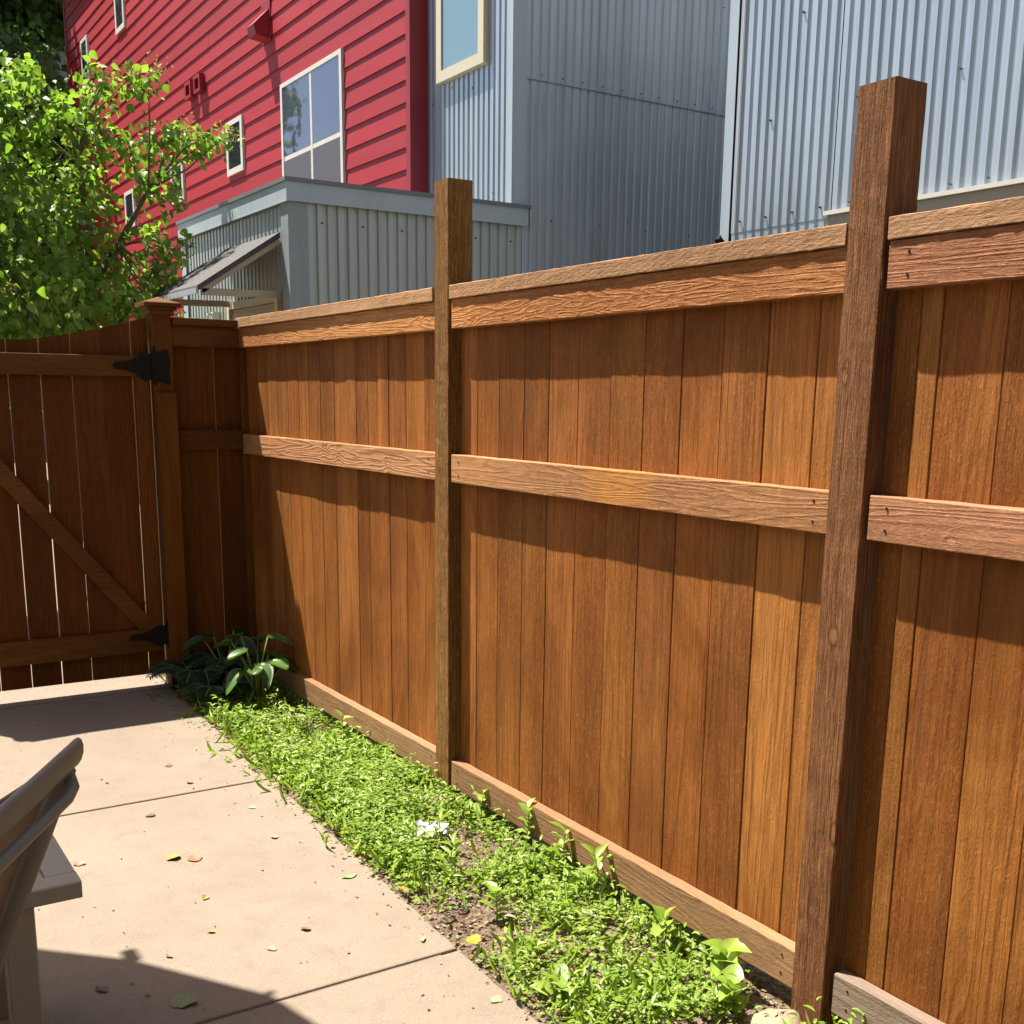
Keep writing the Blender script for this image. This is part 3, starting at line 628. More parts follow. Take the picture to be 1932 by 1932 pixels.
# awning
aw = MB()
A0, A1, OX = 6.77, 7.755, 2.117
aw.prism([(XB-0.02, A0, 2.385), (OX, A0, 2.045), (OX-0.004, A0, 2.010), (XB-0.02, A0, 2.350)], (0, A1-A0, 0))
awo = aw.build('awning', M['shingle'], house)
for yy in (A0+0.02, A1-0.03):
    m = MB(); m.beam((OX+0.03, yy, 2.012), (XB-0.01, yy, 2.022), 0.022, 0.04, ch=0.002); m.beam((OX+0.03, yy, 2.015), (XB-0.02, yy, 2.335), 0.022, 0.03, ch=0.002)
    m.build('bracket', M['beige'], awo)
m = MB(); m.box((OX-0.012, A0-0.004, 1.998), (OX+0.0, A1+0.004, 2.030)); m.build('gutter_edge', M['flash'], awo)
m = MB(); m.box((XB-0.03, 6.83, 0), (XB+0.02, 6.875, 2.03)); m.box((XB-0.03, 7.735, 0), (XB+0.02, 7.785, 2.03)); m.box((XB-0.03, 6.875, 1.985), (XB+0.02, 7.735, 2.03)); df = m.build('door_frame', M['cream'], house)
m = MB(); m.box((XB-0.008, 6.88, 0), (XB+0.01, 7.73, 1.98))
for zz in (1.9, 1.82, 1.74): m.box((XB-0.014, 6.90, zz), (XB-0.008, 7.71, zz+0.055))
m.build('door', M['beige'], df)
m = MB(); m.box((XB-0.06, 7.99, 1.93), (XB-0.012, 8.03, 1.985)); m.box((XB-0.09, 8.0, 1.96), (XB-0.06, 8.02, 1.975)); m.build('wall_lamp', M['white'], house)

# ================================================================== LEAVES
BASE = np.array([[0, 0, 0], [-.30, .16, .05], [-.46, .42, .09], [-.30, .72, .03], [0, 1, -.16], [.30, .72, .03], [.46, .42, .09], [.30, .16, .05], [0, .42, -.02]])
FQ = np.array([[0, 8, 2, 1], [8, 4, 3, 2], [0, 7, 6, 8], [8, 6, 5, 4]])
SLIM = BASE*np.array([0.36, 1, 1]); CLV = np.array([[0, 0, 0], [-.30, .18, .05], [-.52, .55, .10], [-.30, .93, .06], [0, .88, 0], [.30, .93, .06], [.52, .55, .10], [.30, .18, .05], [0, .5, -.03]])
def leaves_VF(P, D, N, size, base=BASE, curl=None, start=0):
    """P base points, D tip directions, N normals, size per leaf"""
    D = D/np.linalg.norm(D, axis=1, keepdims=True); Xv = np.cross(D, N); Xv /= np.linalg.norm(Xv, axis=1, keepdims=True)+1e-9
    Nn = np.cross(Xv, D)
    b = base[None].repeat(len(P), 0).copy()
    if curl is not None: b[:, :, 2] += curl[:, None]*(b[:, :, 0]**2*1.4-b[:, :, 1]**2*0.5)
    V = P[:, None, :] + size[:, None, None]*(b[:, :, :1]*Xv[:, None]+b[:, :, 1:2]*D[:, None]+b[:, :, 2:]*Nn[:, None])
    F = (np.arange(len(P))*9)[:, None, None]+FQ[None]+start
    return V.reshape(-1, 3), F.reshape(-1, 4)
def rand_dirs(n, rg, zb=0.0, zs=1.0):
    d = rg.normal(size=(n, 3)); d[:, 2] = d[:, 2]*zs+zb; return d/np.linalg.norm(d, axis=1, keepdims=True)

# ------------------------------------------------------------------ the leafy tree behind the gate
rg = np.random.default_rng(11)
tree = thing('leafy_tree', 'sunlit bright green broadleaf tree rising behind the gate in front of the red wall', 'tree', (1.62, 8.35, -0.05))
lumps = [(1.2, 8.2, 3.25, .34), (1.45, 8.1, 3.18, .30), (1.0, 8.5, 3.3, .38), (1.72, 8.0, 3.08, .26), (1.9, 8.2, 3.20, .17), (2.05, 7.9, 3.36, .09), (2.18, 7.8, 3.37, .08), (1.88, 7.9, 3.38, .09),
         (2.10, 8.0, 2.98, .19), (2.30, 7.8, 3.10, .11), (2.40, 7.9, 3.04, .09), (2.54, 7.9, 3.06, .07), (2.25, 8.0, 2.84, .13), (2.27, 7.8, 2.98, .09),
         (2.28, 7.9, 2.70, .08), (2.22, 8.1, 2.52, .09), (2.30, 7.8, 2.34, .10), (1.6, 8.4, 2.8, .36), (1.2, 8.0, 2.8, .42), (.8, 8.3, 2.9, .5), (1.85, 8.3, 2.78, .2),
         (1.75, 8.1, 2.42, .30), (1.3, 7.9, 2.35, .42), (.8, 8.0, 2.3, .5), (2.0, 8.2, 2.22, .2), (2.10, 8.0, 2.02, .18), (1.7, 8.0, 2.0, .34), (1.3, 7.7, 1.95, .4), (.8, 7.7, 1.9, .5), (1.9, 8.2, 1.75, .32),
         (1.4, 8.0, 1.6, .45), (2.25, 7.9, 2.10, .12), (2.22, 7.9, 1.9, .16), (2.12, 7.7, 2.30, .12), (2.05, 7.7, 2.08, .16), (.4, 8.4, 2.6, .6), (.5, 8.4, 3.2, .5), (1.15, 8.6, 3.52, .18), (1.5, 8.3, 3.40, .12), (.3, 8.2, 1.9, .6), (2.64, 7.8, 3.08, .05)]
Vs, Ds, Ns, Zs = [], [], [], []; twig = MB(); trunk_pts = []
TC = Vector((1.85, 8.35, 2.6))
for (x, y, z, r) in lumps:
    c = np.array([x, y, z]); ncl = max(6, int(50*(r/0.3)**2.0))
    dd = rand_dirs(ncl, rg); rr = r*rg.random(ncl)**0.38
    cc = c+dd*rr[:, None]*np.array([1, 1.15, 1])
    for q in cc:
        n = rg.integers(5, 10); out = (q-np.array([1.3, 8.4, 2.3])); out /= np.linalg.norm(out)+1e-6
        d = rand_dirs(n, rg)*0.8+out*0.35+np.array([0, 0, -0.75]); nn = rand_dirs(n, rg)*0.75+np.array([-.15, .1, 1.0])
        Vs.append(q+rg.normal(size=(n, 3))*0.045); Ds.append(d); Ns.append(nn); Zs.append(rg.uniform(0.026, 0.074, n))
    for q in cc[:max(2, ncl//4)]:
        mid = (c+q)/2+rg.normal(size=3)*0.02; twig.tube([c, mid, q], [0.005, 0.004, 0.002], 5, cap=False)
P = np.concatenate(Vs); V, F = leaves_VF(P, np.concatenate(Ds), np.concatenate(Ns), np.concatenate(Zs), curl=rg.uniform(-.1, .5, len(P)))
np_mesh('crown', V, [F], M['leaf'], tree)
# flower tufts at the tips
tv = []; td = []; tn = []; ts = []
for k in range(36):
    x, y, z, r = lumps[rg.integers(0, len(lumps))]; q = np.array([x, y, z])+rand_dirs(1, rg, 0.6)[0]*r*0.95; q[1] -= 0.1
    n = 34; tv.append(q+rg.normal(size=(n, 3))*0.032); td.append(rand_dirs(n, rg, 0.3)); tn.append(rand_dirs(n, rg)); ts.append(rg.uniform(.014, .03, n))
V, F = leaves_VF(np.concatenate(tv), np.concatenate(td), np.concatenate(tn), np.concatenate(ts), base=SLIM)
M['tuft'] = leafmat('seed_tuft', [(0.25, 0.26, 0.07), (0.34, 0.30, 0.10), (0.38, 0.24, 0.12)], 0.35, 0.6, 0.3)
np_mesh('blossom_tufts', V, [F], M['tuft'], tree)
tr = MB()
tr.tube([(1.60, 8.38, -0.2), (1.66, 8.36, 0.8), (1.76, 8.34, 1.5), (1.84, 8.32, 2.1)], [0.075, 0.065, 0.055, 0.04], 10)
tr.tube([(1.84, 8.32, 2.1), (1.86, 8.25, 2.5), (1.80, 8.2, 2.9), (1.86, 8.1, 3.2), (1.95, 8.0, 3.38)], [0.036, 0.028, 0.02, 0.012, 0.005], 8)
tr.tube([(1.66, 8.36, 0.9), (1.5, 8.2, 1.5), (1.38, 8.1, 2.0), (1.15, 8.1, 2.6), (1.0, 8.2, 3.1)], [0.05, 0.04, 0.032, 0.02, 0.008], 8)
tr.tube([(1.84, 8.32, 2.1), (2.02, 8.15, 2.4), (2.2, 8.0, 2.75), (2.42, 7.9, 3.02), (2.6, 7.85, 3.12)], [0.03, 0.022, 0.014, 0.009, 0.003], 8)
tr.tube([(1.76, 8.34, 1.5), (1.95, 8.2, 1.8), (2.12, 8.0, 2.1), (2.25, 7.9, 2.35)], [0.03, 0.02, 0.012, 0.005], 8)
tr.tube([(1.5, 8.2, 1.5), (1.2, 8.0, 1.9), (0.9, 8.0, 2.3), (.6, 8.2, 2.9)], [0.035, 0.028, 0.02, 0.008], 8)
for (x, y, z, r) in lumps:
    s = min([(1.84, 8.32, 2.1), (1.86, 8.25, 2.5), (1.80, 8.2, 2.9), (1.38, 8.1, 2.0), (1.15, 8.1, 2.6), (2.02, 8.15, 2.4), (2.2, 8.0, 2.75), (1.5, 8.2, 1.5)], key=lambda p: (Vector(p)-Vector((x, y, z))).length)
    mid = [(s[i]*0.45+(x, y, z)[i]*0.55)+random.uniform(-.06, .06) for i in range(3)]
    tr.tube([s, mid, (x, y, z)], [0.008, 0.006, 0.003], 6, cap=False)
tr.build('trunk', M['bark'], tree, True); tag(twig.build('twigs', M['bark'], tree, True), kind='stuff')

def far_tree(name, label, x, y, z0, h, rad, seed, n_cl=420, sz=(0.09, 0.18), mat='leaf_dark', parent=None):
    rg = np.random.default_rng(seed); t_ = thing(name, label, 'tree', (x, y, -0.1))
    tb = MB(); tb.tube([(x, y, -0.2), (x+0.1, y, z0), (x-0.1, y+0.1, z0+h*0.6)], [0.22, 0.17, 0.06], 9)
    cen = []
    for k in range(13):
        a = rg.uniform(0, 6.28); zz = z0+rg.uniform(0.0, h); rr = rad*math.sqrt(max(0.08, 1-((zz-z0-h*0.45)/(h*0.62))**2))*rg.uniform(.35, .8)
        q = np.array([x+math.cos(a)*rr, y+math.sin(a)*rr, zz]); cen.append((q, rg.uniform(.35, .6)*rad))
        tb.tube([(x, y, z0*0.9+k*0.08), tuple(q*0.6+np.array([x, y, z0])*0.4), tuple(q)], [0.06, 0.04, 0.015], 6)
    tb.build('trunk', M['bark'], t_)
    Pn = []
    for q, r in cen: Pn.append(q+rand_dirs(n_cl, rg)*(r*rg.random(n_cl)**0.5)[:, None])
    Pn = np.concatenate(Pn); Pn = np.repeat(Pn, 4, 0)+rg.normal(size=(len(Pn)*4, 3))*0.10
    V, F = leaves_VF(Pn, rand_dirs(len(Pn), rg, -.4), rand_dirs(len(Pn), rg, .6), rg.uniform(*sz, len(Pn)))
    np_mesh('crown', V, [F], M[mat], t_)
far_tree('tall_tree', 'tall shaded dark green tree far behind, at the left corner of the red wall', 4.5, 21.5, 2.5, 6.5, 1.9, 5)
far_tree('tall_tree', 'dark green tree behind the sunlit tree, left of the far grey house', 2.0, 19.5, 1.5, 7.0, 2.0, 6)
far_tree('tall_tree', 'lighter green distant tree seen through gaps of the sunlit tree', 6.3, 27.0, 2.0, 8.0, 2.2, 8)
far_tree('tall_tree', 'green tree standing left of the gate path, mirrored in the large window', 0.5, 22.0, 2.5, 4.6, 1.5, 9)
gh = thing('grey_house', 'pale grey neighbouring house barely seen through the trees beyond the gate', 'house', (5, 30, 0))
m = MB(); m.box((-1, 30, -0.1), (9.0, 38, 9.5)); m.build('wall', M['grey_house'], gh)
m = MB(); m.prism([(-1.4, 29.6, 9.5), (9.4, 29.6, 9.5), (4.0, 29.6, 12.5)], (0, 9, 0)); m.build('roof', M['shingle'], gh)
for x in (1.5, 4.2, 6.6):
    for zz in (3.2, 6.6):
        m = MB(); m.box((x, 29.96, zz), (x+1.0, 30.02, zz+1.4)); wf = m.build('window', M['white'], gh)
        m = MB(); m.box((x+0.08, 29.94, zz+0.08), (x+0.92, 29.958, zz+1.32)); m.build('pane', M['glass_dark'], wf)

# ------------------------------------------------------------------ ground cover
rg = np.random.default_rng(21)
def density(x, y):
    d = 1.9*vnoise(x, y, 4.2, 9)-0.62+0.9*(vnoise(x, y, 13, 10)-.35)
    near = np.clip((y-1.9)/1.9, 0, 1); d = d*(0.6+0.5*near)+0.65*near*near
    d *= np.clip((x-EDGE(y)-0.00)/0.07, 0.05, 1); d *= np.clip((1.97-x)/0.07, 0, 1)
    d *= np.where(y > 5.15, np.clip((5.4-y)/0.25, 0.12, 1), 1)
    bare = np.exp(-(((x-1.80)/0.09)**2+((y-3.38)/0.13)**2)); return np.clip(d*(1-bare), 0, 1.3)
def sample(n, y0=1.2, y1=5.6):
    y = rg.uniform(y0, y1, n); x = rg.uniform(1.33, 1.97, n); k = rg.random(n) < density(x, y); return x[k], y[k]
parts_V = []; parts_F = []; mi = []; st = 0
def put(P, D, N, s, base, m_i, curl=None):
    global st
    V, F = leaves_VF(P, D, N, s, base=base, curl=curl, start=st); st += len(V); parts_V.append(V); parts_F.append(F); mi.append(np.full(len(F), m_i))
# clover sprigs: three round leaflets each
x, y = sample(52000); hmax = 0.022+0.060*vnoise(x, y, 5, 4)*np.clip((x-EDGE(y))/0.10, 0.2, 1); z = soilz(x, y)+hmax*rg.random(len(x))**0.6
a0 = rg.uniform(0, 6.28, len(x)); tl = rg.normal(size=(len(x), 3))*0.25+np.array([-.05, .1, 1.0]); sz = rg.uniform(.0038, .0095, len(x))*(0.8+0.5*vnoise(x, y, 8, 31))
for k in range(3):
    a = a0+k*2.094; D = np.stack([np.cos(a), np.sin(a), rg.uniform(-.25, .25, len(a))], -1)
    put(np.stack([x, y, z], -1), D, tl, sz, CLV, 0)
# small weeds with slim leaves
x, y = sample(1200)
for k in range(7):
    hz = soilz(x, y)+0.02+0.012*k*rg.uniform(.5, 1.3, len(x)); a = rg.uniform(0, 6.28, len(x))
    D = np.stack([np.cos(a), np.sin(a), rg.uniform(0.0, .9, len(x))], -1)
    put(np.stack([x, y, hz], -1), D, np.tile([0, 0, 1.0], (len(x), 1))+rg.normal(size=(len(x), 3))*.2, rg.uniform(.012, .034, len(x)), SLIM, 1, rg.uniform(0, .6, len(x)))
# fine grass-like threads
x, y = sample(9000); a = rg.uniform(0, 6.28, len(x)); D = np.stack([np.cos(a)*.8, np.sin(a)*.8, rg.uniform(.3, 1.3, len(x))], -1)
put(np.stack([x, y, soilz(x, y)], -1), D, rand_dirs(len(x), rg), rg.uniform(.035, .10, len(x)), BASE*np.array([.10, 1, 1]), 1)
# litter on the soil
n = 14000; x = rg.uniform(1.335, 1.97, n); y = rg.uniform(1.1, 5.5, n); a = rg.uniform(0, 6.28, n); x = np.maximum(x, EDGE(y)+rg.uniform(-.012, .03, n))
put(np.stack([x, y, soilz(x, y)+0.004], -1), np.stack([np.cos(a), np.sin(a), rg.uniform(-.2, .2, n)], -1), rand_dirs(n, rg, 1.5), rg.uniform(.005, .021, n), SLIM*np.array([1.6, 1, 1]), 2, rg.uniform(-.8, .8, n))
V = np.concatenate(parts_V); F = np.concatenate(parts_F)
o = np_mesh('ground_cover', V, [F], [M['cover'], M['blade'], M['litter']], midx=np.concatenate(mi).astype(np.int32))
tag(o, 'low bright green clover and weeds filling the strip beside the fence', 'ground cover', kind='stuff')

# individual larger weeds
def weed(x, y, h, n, ls, label, mat='blade', base=None, seed=0, spread=0.6):
    rg = np.random.default_rng(seed+100); t_ = thing('weed', label, 'weed', (x, y, 0), 'larger weeds in the planted strip')
    z0 = float(soilz(np.array([x]), np.array([y]))[0]); sm = MB(); Pl = []; Dl = []
    top = np.array([x+rg.uniform(-.02, .02), y+rg.uniform(-.02, .02), z0+h])
    sm.tube([(x, y, z0-0.01), tuple((np.array([x, y, z0])+top)/2+rg.normal(size=3)*.004), tuple(top)], [0.0022, 0.0018, 0.001], 5)
    sm.build('stem', M['stem'], t_)
    for k in range(n):
        f = 0.3+0.7*k/max(1, n-1); a = k*2.4+rg.uniform(-.3, .3); Pl.append(np.array([x, y, z0])*(1-f)+top*f); Dl.append([math.cos(a)*spread, math.sin(a)*spread, rg.uniform(.1, .5)+0.3*f])
    V, F = leaves_VF(np.array(Pl), np.array(Dl, float), np.tile([0, 0, 1.0], (n, 1))+rg.normal(size=(n, 3))*.25, rg.uniform(.7, 1.15, n)*ls, base=BASE if base is None else base, curl=rg.uniform(.1, .8, n))
    np_mesh('leaves', V, [F], M[mat], t_)
WB = BASE*np.array([.62, 1, 1])
wl = [(1.875, 2.83, .14, 9, .055, 'slender leafed weed reaching over the bottom rail, second from the far fence post', WB), (1.86, 2.62, .13, 10, .058, 'narrow leafed weed under the middle of the bottom rail', SLIM*np.array([1.3, 1, 1])),
      (1.86, 2.42, .13, 10, .062, 'drooping long leafed weed against the middle bay, right of the narrow leafed one', SLIM*np.array([1.3, 1, 1])), (1.82, 2.08, .10, 9, .055, 'broad leafed weed near the bottom rail where the bed darkens', BASE),
      (1.80, 1.83, .10, 11, .060, 'glossy broad leafed weed close to the near fence post', BASE), (1.74, 1.73, .08, 9, .052, 'low leafy weed left of the pale rock', BASE), (1.55, 2.78, .11, 12, .05, 'feathery upright weed beside the white scrap', SLIM),
      (1.62, 2.95, .12, 12, .05, 'spiky upright weed just behind the white scrap', SLIM), (1.42, 2.02, .05, 5, .062, 'small weed with two broad leaves beside the large fallen leaf', BASE), (1.53, 2.45, .09, 8, .055, 'pale leafed weed in the middle of the bed, near the yellow leaf', WB),
      (1.87, 3.12, .11, 6, .045, 'heart leafed sprig climbing the rail by the far fence post', BASE), (1.83, 4.15, .12, 7, .05, 'tall weed under the far bottom rail with a pale flower head', WB), (1.56, 4.95, .09, 8, .045, 'small leafy weed at the shaded edge of the strip', BASE), (1.50, 2.20, .07, 8, .04, 'short bushy weed behind the large fallen leaf', WB)]
for i, (x, y, h, n, ls, lb, bs) in enumerate(wl): weed(x, y, h, n, ls, lb, base=bs, seed=i)

# ------------------------------------------------------------------ hosta and ferns in the corner
def bigleaf_mesh(P0, tip, width, droop, nseg=8, nx=4, seed=0):
    """broad leaf surface from P0 towards tip with ribs and droop"""
    P0 = np.array(P0, float); tip = np.array(tip, float); D = tip-P0; L = np.linalg.norm(D); D = D/L
    Xv = np.cross(D, [0, 0, 1.0]); Xv /= np.linalg.norm(Xv); N = np.cross(Xv, D); V = []; F = []
    for i in range(nseg+1):
        s = i/nseg; wd = width*(math.sin(math.pi*min(1, s**0.75*0.97+0.03))**0.8)
        for j in range(-nx, nx+1):
            q = j/nx; p = P0+D*L*s+Xv*wd*q*0.5+N*(-droop*L*s*s+0.10*width*abs(q)**1.3*(1-1.2*s)+0.006*math.cos(q*nx*math.pi))
            V.append(p)
    k = 2*nx+1
    for i in range(nseg):
        for j in range(k-1): F.append([i*k+j, i*k+j+1, (i+1)*k+j+1, (i+1)*k+j])
    return V, F
def hosta(name, label, cat, x, y, specs, mat, seed=0, group=None):
    t_ = thing(name, label, cat, (x, y, -0.02), group); rnd = random.Random(seed); sm = MB(); V = []; F = []
    for (a, r, z, L, w, dr) in specs:
        dx, dy = math.cos(a), math.sin(a); p = (x+dx*r, y+dy*r, z)
        sm.tube([(x+dx*.02, y+dy*.02, -0.02), (x+dx*r*.45, y+dy*r*.45, z*.62), p], [0.005, 0.004, 0.003], 6)
        v, f = bigleaf_mesh(p, (p[0]+dx*L, p[1]+dy*L, z+L*0.25*(1-dr)), w, dr*0.9)
        b = len(V); V += v; F += [[b+i for i in q] for q in f]
    sm.build('stems', M['stem'], t_, True); np_mesh('leaves', np.array(V), [np.array(F)], mat, t_, True)
sp = []
rnd = random.Random(4)
for k in range(15): sp.append((k*2.4+rnd.uniform(-.2, .2), rnd.uniform(.05, .13), rnd.uniform(.16, .33), rnd.uniform(.07, .12), rnd.uniform(.06, .10), rnd.uniform(.3, 1.0)))
hosta('hosta', 'hosta with broad ribbed leaves catching the sun in the fence corner', 'plant', 1.74, 4.93, sp, M['hosta'])
sp = []
for k in range(12): sp.append((k*2.4+rnd.uniform(-.3, .3), rnd.uniform(.05, .14), rnd.uniform(.10, .30), rnd.uniform(.09, .14), rnd.uniform(.07, .10), rnd.uniform(.4, 1.0)))
hosta('hosta', 'darker hosta clump in deep shade against the corner post', 'plant', 1.70, 5.27, sp, M['fern'], 2)
def fern(x, y, label, seed, n=9, L=0.30):
    rg = np.random.default_rng(seed); t_ = thing('fern', label, 'fern', (x, y, -0.02), 'ferns in the shaded corner'); sm = MB(); P = []; D = []; N = []; Z = []
    for k in range(n):
        a = k*2.4+rg.uniform(-.3, .3); pts = []
        for i in range(12):
            s = i/11; r = L*s*0.8; pts.append(np.array([x+math.cos(a)*r, y+math.sin(a)*r, 0.0+L*(0.95*s-0.72*s*s)*1.4]))
        sm.tube(pts, [0.0025]*12, 5)
        d0 = np.array([-math.sin(a), math.cos(a), 0.0])
        for i in range(2, 12):
            for sg in (-1, 1):
                for q in (0, .5):
                    pp = pts[i]*(1-q)+pts[i-1]*q; P.append(pp); D.append(d0*sg+np.array([math.cos(a), math.sin(a), -.2])*.35); N.append([0, 0, 1.0]); Z.append(0.075*math.sin(math.pi*(i-q)/12.5)+0.012)
    sm.build('stems', M['stem'], t_)
    V, F = leaves_VF(np.array(P), np.array(D), np.array(N), np.array(Z), base=SLIM*np.array([.8, 1, 1])); np_mesh('fronds', V, [F], M['fern'], t_)
fern(1.58, 5.30, 'fern beside the gate post with silvery fronds', 1); fern(1.80, 5.36, 'taller fern right at the fence corner', 2, 10, .36); fern(1.60, 5.05, 'low fern between the patio corner and the hosta', 3, 8, .22)

# ------------------------------------------------------------------ small things on the ground
def rock(x, y, z, r, label, seed, mat='stone', sc=(1, 1, .6)):
    rnd = random.Random(seed); n1, n2 = 9, 14; m = MB(); vs = []; fs = []
    for i in range(n1+1):
        th = math.pi*i/n1
        for j in range(n2):
            ph = 2*math.pi*j/n2; rr = r*(1+0.13*math.sin(3*ph+seed)*math.sin(th)+0.10*math.sin(5*ph+2*th)+rnd.uniform(-.05, .05))
            vs.append((x+rr*sc[0]*math.sin(th)*math.cos(ph), y+rr*sc[1]*math.sin(th)*math.sin(ph), z+rr*sc[2]*math.cos(th)))
    for i in range(n1):
        for j in range(n2): fs.append((i*n2+j, i*n2+(j+1) % n2, (i+1)*n2+(j+1) % n2, (i+1)*n2+j))
    m.add(vs, fs); o = m.build('rock', M[mat], None, True); return tag(o, label, 'rock')
rock(1.81, 1.655, -0.02, 0.068, 'tan rock at the foot of the near fence post', 1)
rock(1.84, 3.40, -0.035, 0.105, 'flat sandy coloured footing stone at the foot of the far fence post', 2, sc=(1.0, .9, .42))
rock(1.60, 5.50, 0.005, 0.022, 'small white pebble in the dark corner soil beside the gate', 3, 'paper')

def fallen(x, y, s, col, label, seed, z=0.006, rough=0.5):
    rg = np.random.default_rng(seed+500); a = rg.uniform(0, 6.28)
    s = s*0.85; mt = simple('fallen_leaf_%d' % seed, g(col, 0.42), rough, nscale=60, namt=0.2)
    V = []; F = []; n = 7; L = s; kw = rg.uniform(.55, 1.15); kc = rg.uniform(.1, 1.3); kb = rg.uniform(-.2, 1.2); sk = rg.uniform(-.35, .35)
    for i in range(n+1):
        q = i/n; wd = s*0.40*kw*math.sin(math.pi*min(.98, q*.95+.03))**.8*(1+rg.uniform(-.22, .22))
        for j in (-1, -.5, 0, .5, 1):
            lx = (q-.5)*L; ly = j*wd+sk*s*(q-.5)**2*2; lz = 0.45*kc*max(0, j*(1 if kc > .7 else abs(j)/max(j, .01) if j else 0))**1.5*wd+0.10*kc*abs(j)**1.5*wd+0.30*kb*s*abs(q-.5)**1.6+rg.uniform(-.015, .015)*s
            V.append((x+math.cos(a)*lx-math.sin(a)*ly, y+math.sin(a)*lx+math.cos(a)*ly, z+max(0, lz)))
    for i in range(n):
        for j in range(4): F.append([i*5+j, i*5+j+1, (i+1)*5+j+1, (i+1)*5+j])
    o = np_mesh('fallen_leaf', np.array(V), [np.array(F)], mt, None, True); tag(o, label, 'leaf', 'fallen leaves')
    return o
fl = [(0.879, 3.319, .055, (.55, .50, .06), 'yellow green curled leaf in the middle of the patio, next to a brown one'), (0.935, 3.275, .055, (.50, .26, .12), 'curled brown leaf beside the yellow green one on the patio'),
      (0.877, 2.989, .035, (.50, .45, .12), 'small pale yellow leaf on the middle slab, below the leaf pair'), (0.825, 2.775, .028, (.42, .48, .08), 'tiny lime leaf on the middle slab'),
      (1.292, 2.909, .060, (.45, .60, .25), 'folded light green leaf near the edge of the planted strip'), (0.654, 2.457, .085, (.36, .38, .16), 'long dull green leaf lying in the umbrella shade'),
      (0.505, 2.62, .050, (.26, .18, .10), 'curled brown leaf in shade near the table leg'), (0.69, 2.70, .03, (.40, .34, .24), 'pale small dry leaf just inside the umbrella shade'),
      (0.93, 2.60, .035, (.60, .36, .14), 'small orange brown leaf on the lower middle slab'), (1.05, 2.66, .035, (.36, .26, .16), 'twisted twiggy leaf scrap on the lower middle slab'),
      (0.918, 3.72, .045, (.26, .20, .15), 'grey brown star shaped scrap just below the upper joint'), (0.62, 3.42, .045, (.50, .33, .16), 'pale brown skeleton leaf near the table corner'),
      (1.12, 4.22, .04, (.30, .22, .15), 'thin brown leaf on the far slab near the strip edge'), (1.13, 3.98, .035, (.26, .17, .10), 'dark curled leaf just above the upper joint'),
      (1.392, 2.345, .062, (.80, .48, .03), 'bright yellow leaf at the slab corner beside the lower joint'), (1.29, 2.44, .035, (.55, .60, .30), 'tiny pale green leaf left of the bright yellow leaf'),
      (1.30, 2.08, .045, (.52, .58, .30), 'pale green leaf on the nearest slab'), (1.24, 3.62, .04, (.55, .58, .32), 'flat pale leaf near the strip on the middle slab'),
      (1.21, 3.32, .035, (.55, .56, .36), 'round pale leaf fleck near the strip, above the folded green leaf'), (1.47, 2.05, .105, (.42, .62, .26), 'large light green fallen leaf lying on the weeds at the bottom'),
      (1.38, 2.72, .045, (.72, .38, .06), 'orange yellow leaf half buried at the strip edge'), (1.57, 1.92, .06, (.62, .34, .18), 'tan orange leaf lying on bare soil near the bottom')]
for i, (x, y, s, c_, lb) in enumerate(fl): fallen(x, y, s, c_, lb, i, z=(0.035 if i == 19 else 0.016 if x > EDGE(y) else 0.0022))
# white scrap among the weeds
rgp = np.random.default_rng(77); m = MB()
nx = ny = 9
vs = []; fs = []
for i in range(nx+1):
    for j in range(ny+1): vs.append((1.555+0.016*i*0.9+rgp.uniform(-.006, .006), 2.93+0.015*j+rgp.uniform(-.006, .006), 0.055+rgp.uniform(-.012, .018)))
for i in range(nx):
    for j in range(ny):
        if ((i-4.5)**2+(j-4.5)**2) < 17+rgp.uniform(-8, 4) and rgp.random() > .22: k = i*(ny+1)+j; fs.append((k, k+1, k+ny+2, k+ny+1))
m.add(vs, fs); o = m.build('paper_scrap', M['paper']); tag(o, 'torn white plastic scrap lying among the clover', 'litter')

# ================================================================== PATIO FURNITURE
tb = thing('side_table', 'low taupe metal side table with a slatted top at the left edge', 'table', (0.13, 2.45, 0))
X1, Y0, TZ = 0.389, 2.135, 0.50; X0, Y1 = -0.15, 2.68
m = MB(); fr = 0.055
m.beam((X0, Y0+fr/2, TZ-0.0175), (X1, Y0+fr/2, TZ-0.0175), fr, 0.035, ch=0.003); m.beam((X0, Y1-fr/2, TZ-0.0175), (X1, Y1-fr/2, TZ-0.0175), fr, 0.035, ch=0.003)
m.beam((X1-fr/2, Y0+fr, TZ-0.0177), (X1-fr/2, Y1-fr, TZ-0.0177), fr, 0.0346, ch=0.002); m.beam((X0+fr/2, Y0+fr, TZ-0.0177), (X0+fr/2, Y1-fr, TZ-0.0177), fr, 0.0346, ch=0.002)
m.build('top_frame', M['table'], tb)
m = MB(); ns = 6; sw = (Y1-Y0-2*fr)/ns
for k in range(ns): m.beam((X0+fr+0.004, Y0+fr+sw*(k+.5), TZ-0.010), (X1-fr-0.005, Y0+fr+sw*(k+.5), TZ-0.010), sw-0.007, 0.012, ch=0.001)
m.build('slats', M['table'], tb)
for x, y in ((X1-0.112, Y0+0.05), (X0+0.07, Y0+0.05), (X1-0.095, Y1-0.05), (X0+0.07, Y1-0.05)):
    m = MB(); m.beam((x, y, 0), (x, y, TZ-0.036), 0.055, 0.055, up=(1, 0, 0), ch=0.003); m.build('leg', M['table'], tb)
m = MB(); m.tube([(0.175, 2.30, TZ+0.018), (0.255, 2.30, TZ+0.018)], 0.018, 16); o = m.build('cup', M['frame'], None, True); tag(o, 'small dark shiny cup lying on the side table', 'cup')

